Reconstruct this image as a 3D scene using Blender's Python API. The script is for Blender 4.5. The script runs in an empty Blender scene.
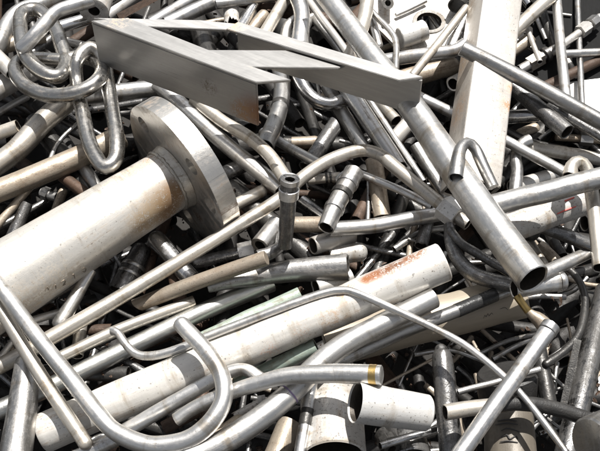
import bpy, bmesh, math, random
import numpy as np
from mathutils import Vector, Matrix, noise
from mathutils.geometry import tessellate_polygon

random.seed(7)
sc = bpy.context.scene
col = sc.collection

# ------------------------------------------------------------------ camera
FPX, CX, CY = 850.0, 300.0, 225.5          # focal length and centre in photo pixels
PITCH = math.radians(56)
Z0 = 1.5                                    # metres from the lens to the middle of the heap
SP, CP = math.sin(PITCH), math.cos(PITCH)
FW, RT, UP = Vector((0, CP, -SP)), Vector((1, 0, 0)), Vector((0, SP, CP))
HC = Z0 * SP
CAM = Vector((0, -Z0 * CP, HC))             # heap's reference level is z = 0
U = Z0 / FPX                                # one pixel at the middle of the heap, metres
WC = 1.0 / Z0

def W0(y):
    return (SP + (y - CY) / FPX * CP) / HC

def unproject(x, y, w):
    """point seen at (x, y); w lifts it off the heap's reference level (pixels)."""
    x, y, w = float(x), float(y), float(w)
    Z = 1.0 / (W0(y) + w * WC / FPX)
    return CAM + Z * (FW + (x - CX) / FPX * RT - (y - CY) / FPX * UP)

cam_d = bpy.data.cameras.new("camera")
cam = bpy.data.objects.new("camera", cam_d)
col.objects.link(cam)
cam.location = CAM
cam.rotation_euler = (math.pi / 2 - PITCH, 0, 0)
cam_d.sensor_width = 36
cam_d.sensor_fit = 'HORIZONTAL'
cam_d.lens = FPX / 600 * 36
cam_d.clip_start = 0.02
cam_d.clip_end = 200
sc.camera = cam

# ------------------------------------------------------------------ light
SUN = Vector((0.13, 0.38, 0.91)).normalized()
EL = math.asin(SUN.z)
world = bpy.data.worlds.new("World")
sc.world = world
world.use_nodes = True
nt = world.node_tree
bg = nt.nodes["Background"]
sky = nt.nodes.new("ShaderNodeTexSky")
sky.sky_type = 'NISHITA'
sky.sun_disc = False
sky.sun_elevation = EL
sky.sun_rotation = math.atan2(SUN.x, SUN.y)
sky.air_density, sky.dust_density, sky.ozone_density = 1.0, 2.5, 0.6
hs = nt.nodes.new("ShaderNodeHueSaturation")
hs.inputs["Saturation"].default_value = 0.3
nt.links.new(sky.outputs[0], hs.inputs["Color"])
nt.links.new(hs.outputs[0], bg.inputs["Color"])
bg.inputs["Strength"].default_value = SKY_STRENGTH = 0.055
sl = bpy.data.lights.new("sun", 'SUN')
sl.energy, sl.angle, sl.color = 5.0, math.radians(0.5), (1.0, 0.974, 0.935)
so = bpy.data.objects.new("sun", sl)
col.objects.link(so)
so.location = SUN * 5
so.rotation_euler = SUN.to_track_quat('Z', 'Y').to_euler()
vs = sc.view_settings
vs.view_transform, vs.look, vs.gamma, vs.exposure = 'Standard', 'None', 1.0, 1.0

# ------------------------------------------------------------------ materials
MATS = {}
def mk(name, base, metal, rough, dirt=(0.10, 0.075, 0.05), amount=0.35, rvar=0.15, bump=0.25, speck=0.0,
       tint=None, spots=(), scale=1.0, dirtmetal=0.25, spread=0.12, band=0.0, spec=0.5):
    m = bpy.data.materials.new(name)
    m.use_nodes = True
    t = m.node_tree
    N, L = t.nodes, t.links
    p = N["Principled BSDF"]
    tc = N.new("ShaderNodeTexCoord")
    oi = N.new("ShaderNodeObjectInfo")
    off = N.new("ShaderNodeVectorMath"); off.operation = 'MULTIPLY_ADD'
    rv = N.new("ShaderNodeCombineXYZ")
    for i in range(3):
        L.new(oi.outputs["Random"], rv.inputs[i])
    L.new(rv.outputs[0], off.inputs[0]); off.inputs[1].default_value = (37, 53, 71)
    L.new(tc.outputs["Object"], off.inputs[2])
    def nz(sc_, det=5, rgh=0.6, vec=None):
        n = N.new("ShaderNodeTexNoise"); n.inputs["Scale"].default_value = sc_ * scale
        n.inputs["Detail"].default_value = det; n.inputs["Roughness"].default_value = rgh
        L.new(vec or off.outputs[0], n.inputs["Vector"]); return n.outputs["Fac"]
    def math_(op, a, b=None, clamp=False):
        n = N.new("ShaderNodeMath"); n.operation = op; n.use_clamp = clamp
        for i, v in enumerate((a, b)):
            if v is None: continue
            if isinstance(v, (int, float)): n.inputs[i].default_value = v
            else: L.new(v, n.inputs[i])
        return n.outputs[0]
    def ramp(f, a, b):
        n = N.new("ShaderNodeMapRange"); n.interpolation_type = 'SMOOTHSTEP'
        L.new(f, n.inputs[0]); n.inputs[1].default_value = a; n.inputs[2].default_value = b
        return n.outputs[0]
    def mix(f, a, b):
        n = N.new("ShaderNodeMix"); n.data_type = 'RGBA'
        if isinstance(f, float): n.inputs[0].default_value = f
        else: L.new(f, n.inputs[0])
        for k, v in ((6, a), (7, b)):
            if isinstance(v, tuple): n.inputs[k].default_value = (*v, 1)
            else: L.new(v, n.inputs[k])
        return n.outputs[2]
    st = N.new("ShaderNodeVectorMath"); st.operation = 'MULTIPLY'
    L.new(tc.outputs["UV"], st.inputs[0]); st.inputs[1].default_value = (14, 420, 1)
    st2 = N.new("ShaderNodeVectorMath"); st2.operation = 'ADD'
    L.new(st.outputs[0], st2.inputs[0]); L.new(rv.outputs[0], st2.inputs[1])
    streak = nz(1.0 / scale, 4, 0.7, st2.outputs[0])
    big, mid, fine = nz(24, 6, 0.65), nz(105, 6, 0.7), nz(420, 3, 0.6)
    gv = N.new("ShaderNodeVectorMath"); gv.operation = 'MULTIPLY_ADD'
    L.new(tc.outputs["UV"], gv.inputs[0]); gv.inputs[1].default_value = (9, 85, 1); L.new(rv.outputs[0], gv.inputs[2])
    grain = nz(1.0 / scale, 6, 0.7, gv.outputs[0])
    blotch = math_('ADD', math_('MULTIPLY', math_('ADD', math_('MULTIPLY', big, 0.34), math_('MULTIPLY', grain, 0.66)), 0.62), math_('ADD', math_('MULTIPLY', mid, 0.25), math_('MULTIPLY', streak, 0.13)))
    lo = 0.645 - 0.28 * amount
    dmask = ramp(blotch, lo, lo + spread)
    tone = mix(ramp(grain, 0.3, 0.72), tuple(c * 0.84 for c in base), tuple(min(1, c * 1.08) for c in base))
    tone = mix(ramp(streak, 0.35, 0.75), tone, tuple(c * 0.9 for c in base))
    if tint:
        tone = mix(math_('MULTIPLY', ramp(big, 0.42, 0.66), 0.75), tone, tint)
    sv = N.new("ShaderNodeVectorMath"); sv.operation = 'MULTIPLY_ADD'
    L.new(tc.outputs["UV"], sv.inputs[0]); sv.inputs[1].default_value = (7, 1500, 1); L.new(rv.outputs[0], sv.inputs[2])
    scr = ramp(nz(1.0 / scale, 2, 0.5, sv.outputs[0]), 0.66, 0.70)            # long scratches
    scr = math_('MULTIPLY', scr, ramp(big, 0.42, 0.6))
    tone = mix(math_('MULTIPLY', scr, 0.65), tone, tuple(c * 0.38 for c in base))
    if band:                                                                 # stains running round the pipe
        bv = N.new("ShaderNodeVectorMath"); bv.operation = 'MULTIPLY_ADD'
        L.new(tc.outputs["UV"], bv.inputs[0]); bv.inputs[1].default_value = (34, 5, 1); L.new(rv.outputs[0], bv.inputs[2])
        bb = ramp(nz(1.0 / scale, 5, 0.7, bv.outputs[0]), 0.5, 0.68)
        tone = mix(math_('MULTIPLY', bb, band), tone, tuple(c * f for c, f in zip(base, (0.52, 0.45, 0.36))))
    hv = N.new("ShaderNodeHueSaturation")
    L.new(math_('ADD', math_('MULTIPLY', oi.outputs["Random"], 0.36), 0.80), hv.inputs["Value"])
    L.new(tone, hv.inputs["Color"]); tone = hv.outputs[0]
    dm = math_('MULTIPLY', dmask, 0.8)
    colr = mix(dm, tone, dirt)
    mt = math_('SUBTRACT', metal, math_('MULTIPLY', dm, max(0.0, metal - dirtmetal)))
    rg = math_('ADD', math_('ADD', rough - rvar * 0.9, math_('ADD', math_('MULTIPLY', grain, rvar * 1.0), math_('MULTIPLY', mid, rvar * 0.8))), math_('MULTIPLY', dm, 0.22), True)
    if speck:
        sp = ramp(nz(230, 4, 0.75), 0.66 - 0.16 * speck, 0.70 - 0.12 * speck)
        sp = math_('MULTIPLY', sp, 0.8)
        colr = mix(sp, colr, (0.05, 0.04, 0.03)); mt = math_('MULTIPLY', mt, math_('SUBTRACT', 1.0, sp))
    for (pos, rad, c, thr) in spots:
        d = N.new("ShaderNodeVectorMath"); d.operation = 'DISTANCE'
        L.new(tc.outputs["Object"], d.inputs[0]); d.inputs[1].default_value = pos
        f = ramp(d.outputs["Value"], rad, rad * 0.15)
        f = math_('MULTIPLY', f, ramp(math_('ADD', math_('MULTIPLY', mid, 0.6), math_('MULTIPLY', fine, 0.4)), thr, thr + 0.12))
        colr = mix(f, colr, c); mt = math_('MULTIPLY', mt, math_('SUBTRACT', 1.0, math_('MULTIPLY', f, 0.85)))
        rg = math_('ADD', rg, math_('MULTIPLY', f, 0.25), True)
    p.inputs['Specular IOR Level'].default_value = spec
    rg = math_('ADD', rg, math_('MULTIPLY', scr, 0.12), True)
    L.new(colr, p.inputs["Base Color"]); L.new(mt, p.inputs["Metallic"]); L.new(rg, p.inputs["Roughness"])
    bp = N.new("ShaderNodeBump"); bp.inputs["Strength"].default_value = bump; bp.inputs["Distance"].default_value = 0.0012
    h = math_('ADD', math_('ADD', math_('ADD', math_('MULTIPLY', mid, 0.8), math_('MULTIPLY', nz(38, 3, 0.5), 1.6)), math_('MULTIPLY', fine, 0.25)), math_('MULTIPLY', streak, 0.25))
    L.new(h, bp.inputs["Height"]); L.new(bp.outputs[0], p.inputs["Normal"])
    MATS[name] = m
    return m

mk('bright_steel', (0.60, 0.592, 0.578), 1.0, 0.36, dirt=(0.09, 0.062, 0.038), amount=0.52, rvar=.22, bump=0.2, speck=.2, spread=.13, band=.75)
mk('satin_steel', (0.61, 0.60, 0.58), 1.0, 0.41, dirt=(0.125, 0.085, 0.05), amount=0.5, rvar=.22, bump=0.18, speck=.26, spread=.15, band=.75)
mk('grey_steel', (0.44, 0.432, 0.418), 1.0, 0.37, dirt=(0.065, 0.052, 0.04), amount=0.55, rvar=.2, bump=0.3, speck=.3, spread=.14, band=.6)
mk('oily_steel', (0.27, 0.265, 0.26), 1.0, 0.27, dirt=(0.02, 0.017, 0.013), amount=0.7, rvar=.2, bump=0.55, speck=.35)
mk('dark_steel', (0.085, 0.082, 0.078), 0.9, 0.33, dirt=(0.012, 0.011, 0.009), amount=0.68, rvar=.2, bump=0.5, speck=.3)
mk('chrome', (0.60, 0.595, 0.59), 1.0, 0.22, dirt=(0.05, 0.042, 0.034), amount=0.48, rvar=0.14, bump=0.22, speck=.2, band=.3)
mk('cream_steel', (0.53, 0.495, 0.44), 0.78, 0.42, dirt=(0.16, 0.115, 0.07), amount=0.52, rvar=.2, bump=0.25, speck=.25, spread=.13, band=.75)
mk('tan_pipe', (0.37, 0.315, 0.25), 0.5, 0.45, dirt=(0.13, 0.08, 0.045), amount=0.6, rvar=.2, bump=0.5, speck=0.4, spread=.16, band=.4)
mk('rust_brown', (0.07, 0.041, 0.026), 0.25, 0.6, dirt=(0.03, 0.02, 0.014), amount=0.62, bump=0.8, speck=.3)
mk('pale_pipe', (0.56, 0.538, 0.505), 0.6, 0.42, dirt=(0.20, 0.155, 0.11), amount=0.46, rvar=.2, bump=0.22, speck=0.28, spread=.16, band=.5)
mk('white_coat', (0.48, 0.462, 0.435), 0.25, 0.43, dirt=(0.27, 0.20, 0.14), amount=0.58, rvar=.2, bump=0.35, speck=0.55, spread=.16, band=.7)
mk('clean_white', (0.60, 0.588, 0.565), 0.3, 0.4, dirt=(0.33, 0.27, 0.20), amount=0.5, bump=0.18, speck=0.4, spread=.18, band=.6)
mk('beam_steel', (0.55, 0.525, 0.49), 0.6, 0.4, dirt=(0.27, 0.20, 0.14), amount=0.42, rvar=.2, bump=0.15, speck=0.25, spread=.2, band=.3)
mk('stamp_grey', (0.20, 0.165, 0.125), 0.4, 0.5, amount=0.1)
mk('dirty_tin', (0.10, 0.086, 0.068), 0.2, 0.5, dirt=(0.07, 0.052, 0.035), amount=0.55, bump=0.35, speck=0.3, spread=.2)  # tan darkened to put the shade of its hollow into the colour
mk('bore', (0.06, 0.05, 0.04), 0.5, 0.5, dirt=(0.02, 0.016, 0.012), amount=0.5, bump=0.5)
mk('chain_steel', (0.43, 0.415, 0.39), 1.0, 0.28, dirt=(0.06, 0.045, 0.032), amount=0.52, rvar=.2, bump=0.2, speck=.3, spread=.14, band=.6)
mk('brass', (0.52, 0.37, 0.15), 1.0, 0.34, dirt=(0.2, 0.11, 0.03), amount=0.4)
mk('verdigris', (0.30, 0.36, 0.31), 0.35, 0.5, dirt=(0.17, 0.15, 0.11), amount=0.62, bump=0.5, speck=.2)
mk('mossy_steel', (0.54, 0.54, 0.515), 1.0, 0.38, dirt=(0.12, 0.15, 0.115), amount=0.46, bump=0.35, spread=.2)
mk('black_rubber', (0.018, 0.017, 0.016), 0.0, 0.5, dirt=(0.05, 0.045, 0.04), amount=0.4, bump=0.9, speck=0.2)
mk('black_tape', (0.02, 0.02, 0.02), 0.0, 0.28, dirt=(0.04, 0.04, 0.04), amount=0.3, bump=0.6)
mk('ink', (0.03, 0.027, 0.025), 0.0, 0.6, amount=0.1)
mk('red_paint', (0.55, 0.09, 0.07), 0.0, 0.5, dirt=(0.5, 0.3, 0.25), amount=0.4)
mk('purple_ink', (0.22, 0.17, 0.27), 0.2, 0.5, amount=0.1)
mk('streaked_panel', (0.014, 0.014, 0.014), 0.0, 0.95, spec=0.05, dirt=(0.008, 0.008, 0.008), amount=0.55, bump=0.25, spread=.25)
mk('black_scrap', (0.035, 0.033, 0.031), 0.5, 0.5, dirt=(0.012, 0.01, 0.008), amount=0.7, bump=0.8)  # near-black base paints the shade of the gaps into the scrap
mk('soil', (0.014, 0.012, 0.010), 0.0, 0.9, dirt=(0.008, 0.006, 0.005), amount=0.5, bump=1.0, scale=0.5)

# ------------------------------------------------------------------ objects
def link(name, me, mat, parent=None, origin=None):
    o = bpy.data.objects.new(name, me)
    col.objects.link(o)
    if mat is not None:
        me.materials.append(mat if not isinstance(mat, str) else MATS[mat])
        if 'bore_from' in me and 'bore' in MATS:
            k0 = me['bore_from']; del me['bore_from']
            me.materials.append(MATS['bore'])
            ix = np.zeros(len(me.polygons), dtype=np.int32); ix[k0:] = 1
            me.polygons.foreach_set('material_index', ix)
    if parent is not None:
        o.parent = parent
        if origin is not None: o.location = origin - parent.location
    elif origin is not None:
        o.location = origin
    return o

def tag(o, label, cat, group=None, kind=None):
    if label: o['label'] = label
    if cat: o['category'] = cat
    if group: o['group'] = group
    if kind: o['kind'] = kind

def empty(name, loc):
    o = bpy.data.objects.new(name, None)
    o.empty_display_size = 0.02
    col.objects.link(o); o.location = loc
    return o

def finish(me, angle=38):
    me.shade_smooth()
    me.set_sharp_from_angle(angle=math.radians(angle))

def frames(pts):
    """rotation-minimising frames; e2 starts towards the lens."""
    n = len(pts)
    T = []
    for i in range(n):
        a, b = pts[max(0, i - 1)], pts[min(n - 1, i + 1)]
        T.append((b - a).normalized())
    v = (CAM - pts[0]).normalized()
    e2 = v - T[0] * v.dot(T[0])
    if e2.length < 0.15:
        e2 = UP - T[0] * UP.dot(T[0])
    e2.normalize()
    out = []
    for i in range(n):
        if i:
            e2 = e2 - T[i] * e2.dot(T[i]); e2.normalize()
        out.append((T[i], T[i].cross(e2).normalized(), e2.copy()))
    return out

def tube_mesh(name, pts, rad, origin, wall=0.17, ends=('open', 'open'), sides=24, dents=0.015, section=None, closed=False,
              miter=(None, None), solid=False, jag=(0, 0)):
    """hollow tube along pts (world) with radii rad (metres)."""
    fr = frames(pts)
    n = len(pts)
    if section is None:
        ang = [2 * math.pi * k / sides for k in range(sides)]
        sec = [(math.cos(a), math.sin(a)) for a in ang]
    else:
        sec = section
    S = len(sec)
    seed = Vector((random.random() * 50, random.random() * 50, random.random() * 50))
    s = [0.0]
    for i in range(1, n): s.append(s[-1] + (pts[i] - pts[i - 1]).length)
    kap = [Vector()] * n
    if section is None and n > 4 and not closed:
        for i in range(2, n - 2):
            ds = (s[i + 1] - s[i - 1]) / 2
            kap[i] = (fr[i + 1][0] - fr[i - 1][0]) / (2 * max(ds, 1e-6))
    ov = [(random.uniform(0.0, 0.11) if dents >= 0.015 else 0.0, random.uniform(0, 3.14)) for _ in (0, 1)]
    verts, faces, uvs = [], [], []
    def ring(i, k_in, shift=0.0, scale=1.0, end=None):
        t, e1, e2 = fr[i]
        base = len(verts)
        for k, (c, d) in enumerate(sec):
            r = rad[i] * k_in * scale
            dirv = e1 * c + e2 * d
            if dents and section is None:
                q = noise.noise(seed + Vector((s[i] * 14, c * 1.3, d * 1.3)))
                q2 = noise.noise(seed * 2 + Vector((s[i] * 45, c * 2.5, d * 2.5)))
                q3 = noise.noise(seed * 3 + Vector((s[i] * 22, c * 1.1, d * 1.1)))
                r *= 1 + dents * q + dents * 0.4 * q2 - dents * 5 * max(0.0, q3 - 0.34)
                kr = dirv.dot(kap[i]) * rad[i]
                if kr > 0: r *= 1 - min(0.16, 0.55 * kr) - 0.10 * kr * max(0, noise.noise(seed + Vector((s[i] / rad[i] * 1.9, 0, 0))))
                elif kr < 0: r *= 1 + max(-0.08, 0.22 * kr)
                for e_, d_ in ((0, s[i]), (1, s[-1] - s[i])):
                    if ov[e_][0] and ends[e_] == 'open':
                        r *= 1 + ov[e_][0] * math.exp(-d_ / (2.5 * rad[i])) * math.cos(2 * (k * 2 * math.pi / S - ov[e_][1]))
            sh = shift
            if end is not None and dents >= 0.015 and section is None:
                sh += rad[i] * 0.05 * noise.noise(seed + Vector((c * 2.2, d * 2.2, end * 9)))
            if end is not None:
                mv = miter[end]
                if mv is not None:
                    mw = RT * mv[0] - UP * mv[1]
                    sh += r * dirv.dot(mw) * (1 if end else -1)
                if jag[end]:
                    sh += rad[i] * jag[end] * noise.noise(seed + Vector((c * 3, d * 3, end)))
            verts.append(pts[i] + dirv * r + t * sh - origin)
            uvs.append((s[i] + sh, k / S * 2 * math.pi * rad[i]))
        return base
    def bridge(a, b, flip=False):
        for k in range(S):
            k2 = (k + 1) % S
            f = (a + k, a + k2, b + k2, b + k)
            faces.append(f[::-1] if flip else f)
    rs = [ring(i, 1.0, end=(0 if (i == 0 and not closed) else 1 if (i == n - 1 and not closed) else None)) for i in range(n)]
    for i in range(n - 1): bridge(rs[i], rs[i + 1])
    if closed:
        # find rotation offset that best joins last ring to first
        best = min(range(S), key=lambda o: (verts[rs[-1]] - verts[rs[0] + o]).length)
        for k in range(S):
            a, b = rs[-1] + k, rs[-1] + (k + 1) % S
            c, d = rs[0] + (k + 1 + best) % S, rs[0] + (k + best) % S
            faces.append((a, b, c, d))
    else:
        depth = {}
        for e, i in ((0, 0), (1, n - 1)):
            kind = ends[e]
            sg = -1 if e == 0 else 1
            fl = e == 0
            if kind == 'open':
                rim = ring(i, 1 - wall * 0.35, shift=sg * rad[i] * 0.05, end=e)
                inn = ring(i, 1 - wall, shift=-sg * rad[i] * 0.03, end=e)
                bridge(rs[0] if e == 0 else rs[-1], rim, fl); bridge(rim, inn, fl)
                depth[e] = inn
            elif kind == 'round':
                prev = rs[0] if e == 0 else rs[-1]
                for a in (25, 48, 68, 84):
                    a = math.radians(a)
                    b = ring(i, math.cos(a), shift=sg * rad[i] * math.sin(a) * 0.8)
                    bridge(prev, b, fl); prev = b
                f = tuple(range(prev, prev + S)); faces.append(f[::-1] if fl else f)
            else:                       # flat cap with a small chamfer
                prev = rs[0] if e == 0 else rs[-1]
                b = ring(i, 0.93, shift=sg * rad[i] * 0.07, end=e)
                bridge(prev, b, fl)
                f = tuple(range(b, b + S)); faces.append(f[::-1] if fl else f)
        n_outer = len(faces)
        if depth:
            # inner wall: full length if both ends open, else to a stop
            if 0 in depth and 1 in depth:
                idx = list(range(1, n - 1)) if n > 2 else []
                prev = depth[0]
                for i in idx:
                    b = ring(i, 1 - wall); bridge(prev, b, True); prev = b
                bridge(prev, depth[1], True)
            else:
                e = 0 if 0 in depth else 1
                order = list(range(1, n - 1)) if e == 0 else list(range(n - 2, 0, -1))
                prev = depth[e]
                for i in order:
                    b = ring(i, 1 - wall); bridge(prev, b, e == 0); prev = b
                f = tuple(range(prev, prev + S)); faces.append(f if e == 0 else f[::-1])
    me = bpy.data.meshes.new(name)
    me.from_pydata([tuple(v) for v in verts], [], faces)
    if not closed and n_outer < len(faces):
        me['bore_from'] = n_outer
    ul = me.uv_layers.new(name='uv')
    li = np.empty(len(me.loops), dtype=np.int32); me.loops.foreach_get('vertex_index', li)
    ul.data.foreach_set('uv', np.array(uvs, dtype=np.float32)[li].ravel())
    finish(me)
    return me

def plate_mesh(name, outer, holes, thick, fr, chamfer=0.0):
    """extruded polygon (2-D outlines in metres) in frame fr = (origin, e1, e2, n), origin-relative."""
    org, e1, e2, nn = fr
    loops = [outer] + holes
    flat = [Vector((p[0], p[1], 0)) for lp in loops for p in lp]
    tris = tessellate_polygon([[Vector((p[0], p[1], 0)) for p in lp] for lp in loops])
    N = len(flat)
    P3 = lambda v, z: e1 * v.x + e2 * v.y + nn * z
    verts = [P3(v, 0) for v in flat] + [P3(v, -thick) for v in flat]
    faces = []
    for a, b, c in tris:
        nrm = (flat[b] - flat[a]).cross(flat[c] - flat[a]).z
        if nrm < 0: a, b, c = a, c, b
        faces.append((a, b, c)); faces.append((a + N, c + N, b + N))
    o = 0
    for lp in loops:
        m = len(lp)
        for k in range(m):
            k2 = (k + 1) % m
            faces.append((o + k, o + k2, N + o + k2, N + o + k))
        o += m
    me = bpy.data.meshes.new(name)
    me.from_pydata([tuple(v) for v in verts], [], faces)
    bm = bmesh.new(); bm.from_mesh(me); bmesh.ops.recalc_face_normals(bm, faces=bm.faces); bm.to_mesh(me); bm.free()
    ul = me.uv_layers.new(name='uv')
    uv2 = [(v.x, v.y) for v in flat] * 2
    for lpn in me.loops: ul.data[lpn.index].uv = uv2[lpn.vertex_index]
    finish(me, 30)
    return me

# ------------------------------------------------------------------ the heap: what rests on what
def catmull(P, step=4.0, closed=False):
    P = [tuple(map(float, p)) for p in P]
    n = len(P)
    if n == 2:
        m = max(2, int(math.dist(P[0][:2], P[1][:2]) / 6) + 1)
        return [tuple(a + (b - a) * k / (m - 1) for a, b in zip(*P)) for k in range(m)]
    out = []
    g = (lambda i: P[i % n]) if closed else (lambda i: P[min(max(i, 0), n - 1)] if 0 <= i < n else tuple(2 * a - b for a, b in zip(P[0], P[1])) if i < 0 else tuple(2 * a - b for a, b in zip(P[-1], P[-2])))
    for i in range(n if closed else n - 1):
        p0, p1, p2, p3 = g(i - 1), g(i), g(i + 1), g(i + 2)
        d = math.dist(p1[:3], p2[:3])
        m = max(2, int(d / step))
        for k in range(m):
            t = k / m
            out.append(tuple(0.5 * (2 * b + (c - a) * t + (2 * a - 5 * b + 4 * c - d_) * t * t + (3 * b - a - 3 * c + d_) * t ** 3) for a, b, c, d_ in zip(p0, p1, p2, p3)))
    if not closed: out.append(P[-1])
    return out

PLACED = []          # (xs, ys, rs, ws)

def rest(samples, floor=0.0, slopes=None, lift=0.0, maxslope=0.4, ignore=()):
    """settle a thing on those already placed: samples = [(x, y, r, dz)], returns plane (a, bx, by, cx, cy)."""
    A = np.array(samples, dtype=float)
    x, y, r, dz = A.T
    cx, cy = x.mean(), y.mean()
    req = np.full(len(x), -1e9)
    for key, B in PLACED:
        if key in ignore: continue
        dx = x[:, None] - B[0][None]; dy = y[:, None] - B[1][None]
        d2 = dx * dx + dy * dy
        rr = (r[:, None] + B[2][None]) * 0.97
        m = d2 < rr * rr
        if not m.any(): continue
        sep = np.sqrt(np.maximum(rr * rr - d2, 0)) * (W0(y) / WC)[:, None]
        v = np.where(m, B[3][None] + sep, -1e9).max(axis=1)
        req = np.maximum(req, v)
    req = np.maximum(req, floor) - dz
    X = np.stack([x - cx, y - cy], 1)
    if slopes is not None:
        b = np.array(slopes); a = (req - X @ b).max()
        return (a + lift, b[0], b[1], cx, cy)
    if len(x) < 3:
        return (req.max() + lift, 0, 0, cx, cy)
    cov = X.T @ X / len(x)
    w_, V = np.linalg.eigh(cov)
    L = math.sqrt(max(w_[1], 1))
    ms = min(maxslope, 26.0 / L + 0.05)
    best = None
    second = np.linspace(-0.25, 0.25, 7) if w_[0] > 150 else [0.0]
    for s1 in np.linspace(-ms, ms, 33):
        for s2 in second:
            b = V[:, 1] * s1 + V[:, 0] * s2
            a = (req - X @ b).max()
            cost = a + 40 * (s1 * s1 + s2 * s2)
            if best is None or cost < best[0]: best = (cost, a, b)
    return (best[1] + lift, best[2][0], best[2][1], cx, cy)

def wat(pl, x, y):
    return pl[0] + pl[1] * (x - pl[3]) + pl[2] * (y - pl[4])

def put(key, samples, pl):
    A = np.array(samples, dtype=float)
    PLACED.append((key, (A[:, 0], A[:, 1], A[:, 2], wat(pl, A[:, 0], A[:, 1]) + A[:, 3])))

ITEMS = []
DROP_RODS = {3, 4, 5, 6, 8, 13, 14, 15, 22, 24, 33, 40, 42, 46, 48, 51, 53, 54, 56, 60, 62, 63, 64, 68, 74, 76}
FILL_N, DROP, FRAME_LAYER, FLOOR, VERBOSE = 380, {1, 4, 8, 12, 20, 21, 24, 25, 31, 33, 34, 45, 47, 52, 55, 59, 61, 65, 67, 71, 73, 80, 83, 85, 88, 89, 91, 92, 96, 106, 110, 112, 113, 120, 121, 131, 134, 138, 139, 142, 143, 146, 147, 151, 154, 155, 166, 176, 181, 182, 187, 189, 192, 196, 198, 207, 209, 217, 218, 228, 233, 235, 236, 249, 250, 257, 260, 264, 266, 267, 274, 278, 279, 284, 298, 302, 306, 307, 311, 328, 348, 351, 356, 364, 366, 367, 369}, 7.1, -60.0, False
def P(name, label, pts, r, layer, mat, **k):
    ITEMS.append(dict(name=name, label=label, pts=pts, r=r, layer=layer, mat=mat, **k))

# ------------------------------------------------------------------ the things of the heap
# P(name, label, [(x, y[, dz]) ...], radius, layer, material, ...)   photo pixels; dz = bulge towards the lens
GP, GB, GS, GR = 'straight steel pipes of the scrap heap', 'bent steel pipes of the scrap heap', 'short pipe offcuts of the scrap heap', 'thin rods of the scrap heap'

# --- upper left corner
P('bent_pipe', 'bright bent pipe in the far upper left corner curving behind the chain', [(-16, 62), (-2, 46), (8, 24), (20, 11), (42, 3), (70, -8)], 8, 2.4, 'satin_steel', group=GB)
P('bent_pipe', 'bright pipe bent into a hump just right of the top chain link', [(22, 48, -16), (32, 38, -6), (43, 26), (54, 14), (66, 8), (92, 0)], 7.2, 5.3, 'bright_steel', ends=('round', 'open'), group=GB)
P('pipe_stub', 'shiny short pipe above the chain pointing at the frame corner', [(57, 28), (92, 17)], 6.2, 2.2, 'chrome', ends=('round', 'open'), group=GS)
P('steel_pipe', 'grey brown pipe entering at the left edge behind the top chain link', [(-20, 52), (44, 36)], 7.5, 1.8, 'tan_pipe', group=GP)
P('metal_rod', 'black and silver rod seen through the top chain link', [(22, 61), (54, 36)], 4, 1.6, 'oily_steel', cat='rod', ends=('cap', 'cap'), group=GR)
P('metal_rod', 'thin white rod between the chain arch and the angle frame', [(62, 40), (98, 49)], 4, 1.5, 'pale_pipe', cat='rod', ends=('cap', 'cap'), group=GR)
P('pipe_stub', 'rusty brown stub in the dark gap beside the frame left corner', [(70, 44), (94, 29)], 6, 1.0, 'rust_brown', group=GS)
P('steel_pipe', 'pale thick pipe at the left edge under the second chain link', [(-20, 99), (44, 64)], 11, 2.0, 'pale_pipe', ends=('open', 'round'), group=GP)
P('pipe_stub', 'pale pipe end leaning in at the left edge above the thick pale pipe', [(-14, 46), (13, 73)], 8, 2.9, 'pale_pipe', group=GS)
P('steel_pipe', 'cream pipe half in shadow passing under the second chain link', [(-24, 178), (14, 152), (45, 120), (78, 92)], 11.5, 2.3, 'cream_steel', group=GP)
P('pipe_stub', 'small cream pipe end with open mouth at the left edge', [(-18, 140), (18, 126)], 7, 3.2, 'cream_steel', group=GS)
P('metal_rod', 'bright round rod end at the left edge below the chain', [(-14, 120), (27, 97)], 3.6, 3.0, 'pale_pipe', cat='rod', ends=('cap', 'round'), group=GR)
P('bent_pipe', 'thin grey wire crossing the dark gap left of the chain', [(50, 160), (56, 146), (66, 134), (80, 122)], 2.4, 1.2, 'grey_steel', cat='wire', ends=('cap', 'cap'), group=GR)
P('steel_pipe', 'long tan rust stained pipe running under the lowest chain link', [(-24, 200), (40, 174), (90, 152), (122, 136)], 11.5, 3.0, 'tan_pipe', group=GP)
P('steel_pipe', 'shiny pipe passing right of the chain beneath the angle frame', [(80, 97), (120, 92), (196, 84)], 8.5, 3.4, 'bright_steel', ends=('round', 'open'), group=GP)

# --- the chain: three links of round bar, one plane
CH = 'heavy steel chain links'
P('chain_link', 'rusty upper chain link at the far left standing upright', [(22, 14, -4), (21, 36, 7), (27, 57, 9), (42, 72, 7), (58, 76, 2), (66, 64, -8), (61, 44, -9), (54, 26, -10), (38, 10, -10)], 7.4, 5.0, 'chain_steel', cat='chain link', closed=True, group=CH, compound='chain')
P('chain_link', 'horizontal middle chain link lying across the other two', [(15, 70, 1), (24, 85, 4), (43, 94, 5), (65, 95, 8), (88, 88, 10), (101, 76, 6), (100, 64, -6), (84, 57, -11), (62, 60, -10), (40, 59, -8), (22, 60, -5)], 7.4, 5.0, 'chain_steel', cat='chain link', closed=True, group=CH, compound='chain')
P('chain_link', 'long lowest chain link hanging beside the flange of the large pipe', [(77, 62, 4), (77, 84, -12), (82, 110, -8), (90, 144, -5), (103, 166, -5), (115, 160, -5), (117, 139, -6), (112, 108, -8), (107, 78, -6), (103, 58, 0), (90, 48, 6)], 7.4, 5.0, 'chain_steel', cat='chain link', closed=True, group=CH, compound='chain')

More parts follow.
